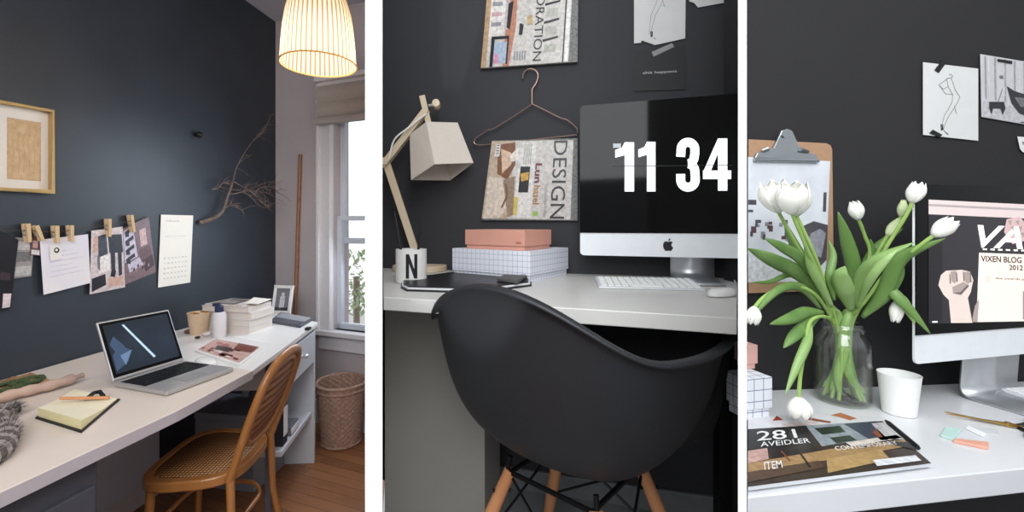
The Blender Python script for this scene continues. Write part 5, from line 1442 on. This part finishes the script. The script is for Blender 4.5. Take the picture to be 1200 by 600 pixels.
wallsheet(W3, 'photo_print', [(1148.5, 63.5), (1236, 78), (1236, 152), (1150, 137)], .004, mat('photo_pale_grey', '#c4c3c6', .6), None, 'grey photo of a dark lounge chair taped high on the black wall', 'photo print', more=eggchair)
wallsheet(W3, 'small_card', [(1192, 160), (1232, 163), (1232, 184), (1196, 178)], .004, mat('card_pale', '#e4e4e3', .6), [(.1, .3, .3, .5, greyink)], 'small white card at the right picture edge of the black wall', 'card', pts=[(0, 0), (1, 0), (1, 1), (.06, 1), (0, .8)])

# ---- boxes at the left
gridb = grid3('grid_paper_right', '#dfe2ea', '#6f7690', 38, .07); pk3 = mat('pale_pink_card', '#d9a9a0', .6, var=.03)
g3 = lidbox('grid_storage_box', [(876.5, 494), (905, 490.5), (909, 474)], D3, .098, .072, gridb, 'white grid patterned storage box left of the hanging tulip, right room', 'storage box')
lidbox('pink_storage_box', [(876, 433.5), (888, 432.5), (890, 425)], D3 + .0985, .060, .046, pk3, 'pale pink storage box on the grid box at the left of the right room', 'storage box')

# ---- jar
JC = V(((987 - CX) / F * 1.15, 1.15, D3)); JM = Matrix.Translation(JC)


def thin_glass(name, tint, gl_):
    m = bpy.data.materials.new(name); m.use_nodes = True; n = m.node_tree; n.nodes.clear(); o = n.nodes.new('ShaderNodeOutputMaterial')
    mx = n.nodes.new('ShaderNodeMixShader'); t = n.nodes.new('ShaderNodeBsdfTransparent'); g = n.nodes.new('ShaderNodeBsdfGlossy'); lw = n.nodes.new('ShaderNodeLayerWeight'); lw.inputs[0].default_value = .30
    mr = n.nodes.new('ShaderNodeMapRange'); mr.inputs[3].default_value = gl_; mr.inputs[4].default_value = .40; n.links.new(lw.outputs['Facing'], mr.inputs[0]); n.links.new(mr.outputs[0], mx.inputs[0])
    ns = n.nodes.new('ShaderNodeTexNoise'); ns.inputs['Scale'].default_value = 20; cr = n.nodes.new('ShaderNodeMapRange'); cr.inputs[3].default_value = .02; cr.inputs[4].default_value = .08; n.links.new(ns.outputs['Fac'], cr.inputs[0]); n.links.new(cr.outputs[0], g.inputs['Roughness'])
    t.inputs[0].default_value = tint + (1,); n.links.new(t.outputs[0], mx.inputs[1]); n.links.new(g.outputs[0], mx.inputs[2]); n.links.new(mx.outputs[0], o.inputs[0]); return m


jg = thin_glass('clear_jar_glass', (.985, .99, .985), .05); wg = thin_glass('vase_water', (.95, 1.0, .86), .02)
jar = thing('glass_jar', JC, 'clear glass jar of water holding the white tulips', 'jar')
mb = MB(JM); mb.lathe([(.0001, 0), (.052, 0), (.060, .010), (.0605, .03), (.060, .145), (.056, .165), (.047, .178), (.045, .184), (.048, .188), (.0485, .194), (.0455, .196), (.0465, .205), (.044, .205), (.0435, .186), (.045, .178), (.054, .163), (.0575, .145), (.0575, .014), (.050, .006), (.0001, .006)], (0, 0, 0), jg, 56); mb.build('jar_glass', jar, smooth='all')
mb = MB(JM); mb.lathe([(.0001, .0065), (.049, .0065), (.057, .015), (.057, .135), (.0001, .135)], (0, 0, 0), wg, 48); mb.build('water', jar, smooth=True)

# ---- tulips
leafm = mat('tulip_leaf_green', '#567a3a', .42, c2='#7a9c57', scale=14, stretch=(1, 1, .3), sss=.05)
leafp = mat('tulip_leaf_pale', '#7da058', .42, c2='#9cbb78', scale=14, stretch=(1, 1, .3), sss=.05)
stemm = mat('tulip_stem_green', '#8caf55', .5, c2='#a0bf6b', scale=30); petm = mat('white_tulip_petal', '#efeee6', .5, var=.02, sss=.15, scale=40); petg = mat('green_white_bud', '#a9bf7a', .5, c2='#d5dcb5', scale=25)


def leaf(parent, pts, wpx, m, twist=0.0, fold=.35):
    """blade along pts [(px, py, depth)], greatest width wpx in pixels at its middle"""
    p = bez([at(*q) for q in pts], 7); n_ = len(p); vs = []; fs = []; W_ = wpx / F * pts[len(pts) // 2][2] * .80
    for i, c_ in enumerate(p):
        t = i / (n_ - 1); wd = W_ / 2 * (min(1, (.30 + 2.2 * t)) if t < .5 else 1) * max(.03, math.cos(max(0, (t - .45) / .55) * math.pi / 2) ** .75)
        tg = (p[min(i + 1, n_ - 1)] - p[max(i - 1, 0)]).normalized(); view = V((c_.x, c_.y, c_.z - ZC)).normalized()
        tw = twist * (t - .3); sd = tg.cross(view).normalized(); nr = sd.cross(tg).normalized()
        sd2 = sd * math.cos(tw) + nr * math.sin(tw); nr2 = nr * math.cos(tw) - sd * math.sin(tw)
        for k, u in enumerate((-1, -.5, 0, .5, 1)): vs.append(c_ + sd2 * wd * u + nr2 * wd * fold * abs(u) ** 1.5)
    for i in range(n_ - 1):
        for k in range(4): fs.append((i * 5 + k, i * 5 + k + 1, (i + 1) * 5 + k + 1, (i + 1) * 5 + k))
    mb = MB(); mb.add(vs, fs, m); return mb.build('leaf', parent, smooth='all', solid=.0009)


def blossom(parent, c, up, ln, r, open_=0.0, m=None, npet=6, kid=0):
    ln *= 1.38; r *= 1.12; open_ *= .6
    """cup of petals from the base c along up"""
    m = m or petm; up = V(up).normalized(); a0 = up.orthogonal().normalized(); b0 = up.cross(a0); N_ = 9; K_ = 7
    fl_ = thing_part(parent)
    for k in range(npet):
        ph = 2 * math.pi * k / npet + kid; inn = k % 2; vs = []; fs = []
        dr = a0 * math.cos(ph) + b0 * math.sin(ph); sd = up.cross(dr)
        for i in range(N_ + 1):
            t = i / N_; rr = r * (.18 + .95 * math.sin(min(1, t * 1.15) * math.pi * .62) ** .8) * (1 - (.50 - open_) * t ** 2.2) * (1 - .10 * inn)
            half = r * .72 * (math.sin(min(.98, t * .92 + .05) * math.pi) ** .6) * (1.0 if t < .9 else .75)
            for j in range(K_ + 1):
                u = -1 + 2 * j / K_; ang = u * half / max(rr, .3 * r)
                d = dr * math.cos(ang) + sd * math.sin(ang)
                vs.append(c + d * rr + up * (ln * t * (1 - .08 * u * u * t)) + dr * (.04 * r * inn))
        for i in range(N_):
            for j in range(K_): fs.append((i * (K_ + 1) + j, i * (K_ + 1) + j + 1, (i + 1) * (K_ + 1) + j + 1, (i + 1) * (K_ + 1) + j))
        mb = MB(); mb.add(vs, fs, m); mb.build('petal', fl_, smooth='all', solid=.0007)


def thing_part(parent):
    mb = MB(); return parent


def tulip(label, foot, path, head, leaves, m=None):
    """foot: (dx, dy, z) in the jar; path: [(px, py, depth)] above the neck; head: (length, radius, open, direction)"""
    t = thing('tulip', JC + V((foot[0], foot[1], .007)), label, 'tulip', 'white tulips in the glass jar')
    f0 = JC + V((foot[0], foot[1], .012)); nk = JC + V((-foot[0] * .45, -foot[1] * .35, .195))
    pts = bez([f0, f0.lerp(nk, .5) + V((foot[1] * .15, foot[0] * .15, 0)), nk] + [at(*q) for q in path], 7)
    mb = MB(); mb.tube(pts, [.0040 + .0002 * math.sin(i) for i in range(len(pts))], stemm, 8); mb.build('stem', t, smooth=True)
    if head:
        ln, r, op, d, kid = head; d = V(d) if d else (pts[-1] - pts[-3])
        mb = MB(); blossom(t, pts[-1] - V(d).normalized() * .002, d, ln, r, op, m, kid=kid)
    for lf in leaves: leaf(t, *lf)
    # the sheath leaf that wraps the stem inside the jar
    wv = [f0 + V((0, 0, .02)), f0.lerp(nk, .35) + V((foot[1] * .4, -.004, 0)), f0.lerp(nk, .75) + V((-foot[1] * .2, -.004, 0)), nk + V((0, -.003, .03)), at(*path[0]).lerp(nk, .4)]
    leaf(t, [(CX + F * q.x / q.y, CY + F * (ZC - q.z) / q.y, q.y) for q in wv], 13, (leafp, leafm)[int(abs(foot[0]) * 1000) % 2], .3)
    return t


G, Pp = leafm, leafp
tulip('fully open white tulip at the far left of the bouquet, leftmost of the big blossoms', (.030, -.012, 0), [(962, 340, 1.10), (935, 290, 1.06), (912, 248, 1.04)], (.055, .029, .5, (-.28, -.1, 1), .2),
      [([(970, 356, 1.13), (950, 326, 1.12), (925, 322, 1.10), (903, 330, 1.08), (880, 331, 1.07)], 8, G, .3), ([(968, 352, 1.12), (938, 322, 1.08), (905, 305, 1.03), (876, 291, .99)], 22, G, .4)])
tulip('fully open white tulip in the middle of the big left cluster', (.022, -.030, 0), [(965, 335, 1.08), (945, 290, 1.02), (928, 250, .99)], (.052, .029, .42, (-.15, -.25, 1), .9),
      [([(965, 338, 1.10), (940, 305, 1.05), (918, 290, 1.03), (896, 279, 1.02)], 16, G, -.5)])
tulip('white tulip on the right side of the big left cluster', (.036, .010, 0), [(972, 350, 1.12), (955, 300, 1.08), (933, 252, 1.07)], (.052, .026, .30, (.02, -.1, 1), .1),
      [([(975, 360, 1.10), (962, 335, 1.06), (950, 312, 1.04), (944, 290, 1.03)], 12, Pp, -.3), ([(972, 356, 1.14), (950, 320, 1.11), (930, 285, 1.09), (918, 258, 1.08)], 14, G, .3)])
tulip('single white tulip standing upright above the jar', (-.010, .030, 0), [(1003, 340, 1.16), (1019, 300, 1.15), (1013, 275, 1.14), (1006, 257, 1.13)], (.036, .0155, .0, (-.25, 0, 1), .3),
      [([(1000, 350, 1.15), (1001, 318, 1.14), (992, 282, 1.13), (982, 248, 1.12)], 19, G, .5), ([(978, 352, 1.10), (972, 325, 1.09), (976, 300, 1.10), (971, 281, 1.11)], 11, G, .2)])
tulip('white tulip at the upper right, highest of the bouquet', (-.036, -.010, 0), [(1008, 345, 1.12), (1035, 296, 1.08), (1062, 252, 1.04), (1069, 237, 1.03)], (.036, .0165, .12, (.25, -.1, 1), .5),
      [([(1002, 350, 1.16), (1016, 318, 1.15), (1022, 296, 1.15), (1020, 280, 1.15)], 11, G, .3), ([(1000, 360, 1.13), (1010, 325, 1.09), (1030, 303, 1.05), (1071, 284, 1.02)], 19, Pp, .6)])
tulip('white tulip at the far right leaning towards the screen', (-.030, -.026, 0), [(1012, 355, 1.10), (1040, 318, 1.05), (1075, 290, 1.0), (1094, 276, .98)], (.038, .0165, .22, (.8, -.2, .75), .2),
      [([(1004, 362, 1.10), (1018, 330, 1.03), (1036, 306, 1.0), (1052, 292, .99)], 12, Pp, .4), ([(1010, 372, 1.11), (1035, 345, 1.06), (1056, 304, 1.02), (1108, 279, .97)], 20, G, -.6), ([(1012, 368, 1.11), (1032, 350, 1.08), (1050, 325, 1.06), (1058, 308, 1.05)], 18, G, .4)])
tulip('closed green white bud below the highest tulip', (-.020, .026, 0), [(1005, 345, 1.16), (1022, 308, 1.14), (1040, 276, 1.12)], (.040, .0120, -.30, (.6, 0, .8), .4),
      [([(998, 365, 1.12), (992, 345, 1.08), (985, 325, 1.06), (990, 312, 1.05)], 24, Pp, .3)], petg)
tulip('small half hidden green white bud behind the highest tulip', (.0, .038, 0), [(1010, 340, 1.18), (1035, 290, 1.17), (1056, 254, 1.16)], (.034, .0105, -.30, (.15, 0, 1), .1), [([(1000, 345, 1.17), (1020, 300, 1.17), (1040, 280, 1.17), (1058, 268, 1.17)], 12, G, .3)], petg)
tulip('white tulip drooping at the right beside the dark screen edge', (-.040, .012, 0), [(1015, 350, 1.12), (1035, 334, 1.08), (1048, 342, 1.06), (1052, 352, 1.06)], (.040, .013, -.1, (-.12, 0, -1), .4),
      [([(1015, 362, 1.12), (1038, 340, 1.06), (1062, 358, 1.03), (1091, 392, 1.02)], 15, G, .5), ([(1042, 340, 1.07), (1056, 350, 1.04), (1066, 366, 1.03), (1072, 380, 1.03)], 12, Pp, -.3)])
tulip('white tulip hanging over the jar side down to the magazine', (.030, -.034, 0), [(966, 371, 1.07), (950, 376, 1.03), (944, 400, 1.01), (938, 440, 1.0), (936, 466, .995)], (.034, .0215, .42, (0, -.12, -1), .3),
      [([(950, 380, 1.03), (946, 400, 1.0), (934, 430, .98), (920, 464, .97)], 13, Pp, .7), ([(966, 366, 1.09), (945, 366, 1.04), (925, 374, 1.01), (902, 380, 1.0)], 18, G, .3), ([(962, 368, 1.09), (946, 380, 1.03), (930, 394, 1.01), (918, 408, 1.0)], 17, G, -.3)])
tulip('white tulip half cut off at the white divider, lowest at the left', (.040, -.004, 0), [(955, 345, 1.08), (925, 335, 1.05), (898, 346, 1.02), (884, 360, 1.0)], (.030, .0145, .1, (-.1, 0, -1), .2),
      [([(962, 362, 1.11), (940, 338, 1.06), (912, 340, 1.02), (879, 374, .99)], 13, G, .4)])

# ---- cup
cc = V(((1053.5 - CX) / F * 1.077, 1.077, D3)); cup3 = thing('paper_cup', cc, 'plain white tumbler standing on the desk right of the jar', 'cup')
mb = MB(Matrix.Translation(cc)); mb.lathe([(.0001, 0), (.029, 0), (.032, .002), (.0405, .094), (.0412, .0965), (.0400, .0965), (.0305, .006), (.0001, .006)], (0, 0, 0), mat('matt_white_cup', '#ededeb', .5, var=.01), 44); mb.build('cup_body', cup3, smooth=True)

# ---- magazines on the desk
def flatmag(name, quad, z, th, label, fn):
    t = thing(name, onz(*quad[3], z), label, 'magazine', None)
    mb = MB(); pts = [onz(x, y, z) for x, y in quad]; mb.prism([V((p.x, p.y, z)) for p in pts], (0, 0, th - .0006), mat('magazine_edge', '#dfe1e4', .6, c2='#b9bcc2', scale=200, stretch=(.05, .05, 4))); mb.build('pages', t)
    mb = MB(); s = Sheet(mb, [V((p.x, p.y, z + th - .0006)) for p in pts], (0, 0, 1), .0006); s.base(P('covdark', '#3a3430')); fn(s); mb.build('front_cover', t); return t


def covA(s):
    s.rect(0, 0, 1, 1, mat('cover_cloud', '#d4d3d5', .35), 1); s.patch([(.18, .3), (.22, .0), (.26, .3)], P('brick', '#9a3a2c'), 2); s.rect(.24, .5, .5, .9, P('pinkw', '#cfc0bd'), 2)
    s.patch([(.44, .2), (.60, .6), (.58, .7), (.40, .3)], P('brick2', '#8a5137'), 3); s.patch([(.63, .15), (.72, .0), (.80, .5), (.74, .6), (.68, .3)], P('orange', '#b06a45'), 3); s.rect(0, .9, .9, 1, P('greyband', '#8e8a8c'), 2)


flatmag('magazine', [(876.5, 491), (1026, 484), (1044, 498), (876.5, 512)], D3 + .0005, .004, 'pale magazine under the dark one, its top edge showing below the jar', covA)


def covB(s):
    s.rect(0, 0, 1, 1, P('covbrown', '#3b2f29'), 1)
    s.patch([(.0, .0), (.42, .0), (.42, .42), (0, .42)], P('nearblack', '#1d1c1f'), 2); s.patch([(.42, .0), (.78, .0), (.80, .40), (.46, .48)], P('greywash', '#8b939a'), 2)
    s.patch([(.47, .08), (.66, .06), (.67, .22), (.5, .24)], P('darkgreen', '#28332c'), 3); s.patch([(.54, .32), (.68, .30), (.70, .42), (.56, .45)], P('darkgreen', '#28332c'), 3)
    s.patch([(.70, .02), (.95, .0), (.97, .10), (.86, .45), (.78, .40)], P('slate', '#3c4250'), 3); s.patch([(.84, .28), (.90, .2), (.90, .48), (.85, .47)], P('rust', '#7d4630'), 4)
    s.patch([(.90, .06), (1, .05), (1, .5), (.88, .45)], P('paleb', '#b3b0b0'), 4)
    s.patch([(.0, .44), (.12, .42), (.12, .62), (0, .66)], P('palepink', '#b9958c'), 3); s.patch([(.12, .42), (.40, .4), (.44, .56), (.14, .60)], P('inkbrown', '#241e1d'), 3)
    s.patch([(0, .66), (.5, .55), (1, .50), (1, .64), (.5, .74), (0, .80)], P('sand', '#9c7d55'), 3); s.patch([(0, .80), (.4, .74), (.42, .86), (0, .95)], P('umber', '#513d30'), 4); s.patch([(.45, .72), (.8, .66), (.8, .86), (.42, .96)], P('ochre', '#a98a5c'), 4)
    s.patch([(.62, .45), (.98, .38), (1, .46), (.64, .54)], P('creamband', '#cfc4ba'), 4)
    s.line([(.30, .48), (.34, .84)], .012, P('inkbrown', '#241e1d'), 6); s.line([(.2, .5), (.24, .7)], .01, P('rust', '#7d4630'), 6)
    s.text('281', .06, .27, .20, P('coverwhite', '#e0dedd'), 6, fit=.27, bold=.01); s.text('AVEIDLER', .08, .395, .10, P('coverwhite', '#e0dedd'), 6, fit=.32, bold=.005)
    s.text('CONTEMPORARY', .53, .60, .085, P('coverwhite', '#e0dedd'), 7, fit=.40, bold=.005); s.text('ITEM', .09, .80, .13, P('coverwhite', '#e0dedd'), 7, fit=.10, bold=.01)
    s.rect(.70, .84, .96, .95, P('palewhite', '#d7d9de'), 5); s.patch([(.88, .50), (1, .56), (1, .74), (.90, .60)], P('nearblack', '#1d1c1f'), 5)


flatmag('magazine', [(876.5, 507), (1034, 497), (1091, 547), (876.5, 575)], D3 + .005, .007, 'glossy dark magazine with large white numerals lying at the front of the right desk', covB)

# ---- pencil, erasers, scissors
mb = MB(); a, b_ = onz(1038, 493, D3 + .005), onz(1076, 525, D3 + .005); mb.tube([a, a.lerp(b_, .1), b_.lerp(a, .03), b_], [.0025, .0052, .0052, .004], black_plastic, 8)
mb.build('black_pencil', label='thick black pencil lying on the desk below the white tumbler', cat='pencil', smooth=True)
for q_, h, c, nm, lb in (([(1102, 512), (1108, 502), (1127, 505), (1118, 517)], .005, '#bcd8d3', 'mint_eraser', 'pale mint eraser lying on the white desk'), ([(1117, 519), (1119, 516.5), (1159, 521), (1158, 527.5)], .006, '#dfa08a', 'coral_eraser', 'coral pink stick eraser lying on the white desk'),
                         ([(1131, 503), (1135, 500.5), (1156, 510), (1152, 513)], .004, '#eceef0', 'white_chalk', 'small white stick lying between the erasers and the scissors')):
    mb = MB(); mb.prism([onz(x, y, D3 + .0003) for x, y in q_], (0, 0, h), mat(nm, c, .45)); mb.build(nm, label=lb, cat='eraser' if 'eraser' in nm else 'chalk', bevel=.0012)
mb = MB(); mb.prism([onz(x, y, D3 + .0003) for x, y in ((1136, 500), (1168, 503), (1172, 510), (1140, 507))], (0, 0, .0008), mat('clear_film', '#cfd3d6', .2)); mb.build('clear_film', label='thin clear strip lying beside the mint eraser', cat='film strip')
gs = mat('brass_gold', '#b08c4e', .3, metal=.8, var=.06)
sc_ = thing('scissors', onz(1180, 498, D3), 'open brass bladed scissors with black handles at the right of the white desk', 'scissors')
pv = onz(1181, 497, D3 + .006)
for tip, h0, h1, dz in (((1107, 483), (1222, 512), (1240, 503), .003), ((1109, 485.5), (1222, 494), (1244, 488), .006)):
    tp = onz(*tip, D3 + dz); tp.z = D3 + dz; dd = (pv - tp); dd.z = 0; dd.normalize(); sd = V((-dd.y, dd.x, 0)); pz = V((pv.x, pv.y, D3 + dz))
    mb = MB(); mb.hexa([tp, pz - sd * .0065, pz + dd * .02 - sd * .004, pz + dd * .02 + sd * .004, pz + sd * .0055], [q + V((0, 0, .0022)) for q in (tp, pz - sd * .0065, pz + dd * .02 - sd * .004, pz + dd * .02 + sd * .004, pz + sd * .0055)], gs); bl = mb.build('blade', sc_)
    c_ = onz(*h0, D3 + .006); mb = MB(); mb.tube([pz + dd * .015, c_ + (pz - c_).normalized() * .022], .0042, black_plastic, 8)
    k = 20; mb.tube([c_ + V((.028 * math.cos(6.2832 * j / k), .017 * math.sin(6.2832 * j / k), 0)) for j in range(k + 1)], .0042, black_plastic, 8, cap=False); mb.build('handle', sc_, smooth=True)
mb = MB(); mb.tube([V((pv.x, pv.y, D3 + .001)), V((pv.x, pv.y, D3 + .0105))], .005, gs, 12); mb.build('pivot_screw', sc_, smooth=True)
# keyboard at the right edge and cable hook
kb0 = onz(1171, 461, D3); kb1 = onz(1205, 484, D3); ux = (kb1 - kb0); dpt = .13; rz = math.radians(8)
uy = V((-math.sin(rz), math.cos(rz), 0)); uxx = V((math.cos(rz), math.sin(rz), 0)); kc3 = kb0 - uy * dpt / 2 + uxx * .14; kc3.z = D3
print('KB3', kb0, kb1, (kb1 - kb0).length, math.degrees(math.atan2(ux.y, ux.x)))
keyboard(pose(kc3, math.radians(8)), .28, dpt, 'slim white keyboard below the screen of the right room, mostly out of frame')
mb = MB(); mb.tube(bez([onz(1172, 458, D3 + .012), onz(1167, 460, D3 + .010), onz(1165.5, 466, D3 + .004), onz(1170, 469, D3 + .003), onz(1176, 466, D3 + .003)], 5), .0015, alu, 6); mb.build('wire_loop', label='small thin wire loop beside the keyboard corner on the right desk', cat='cable', smooth=True)
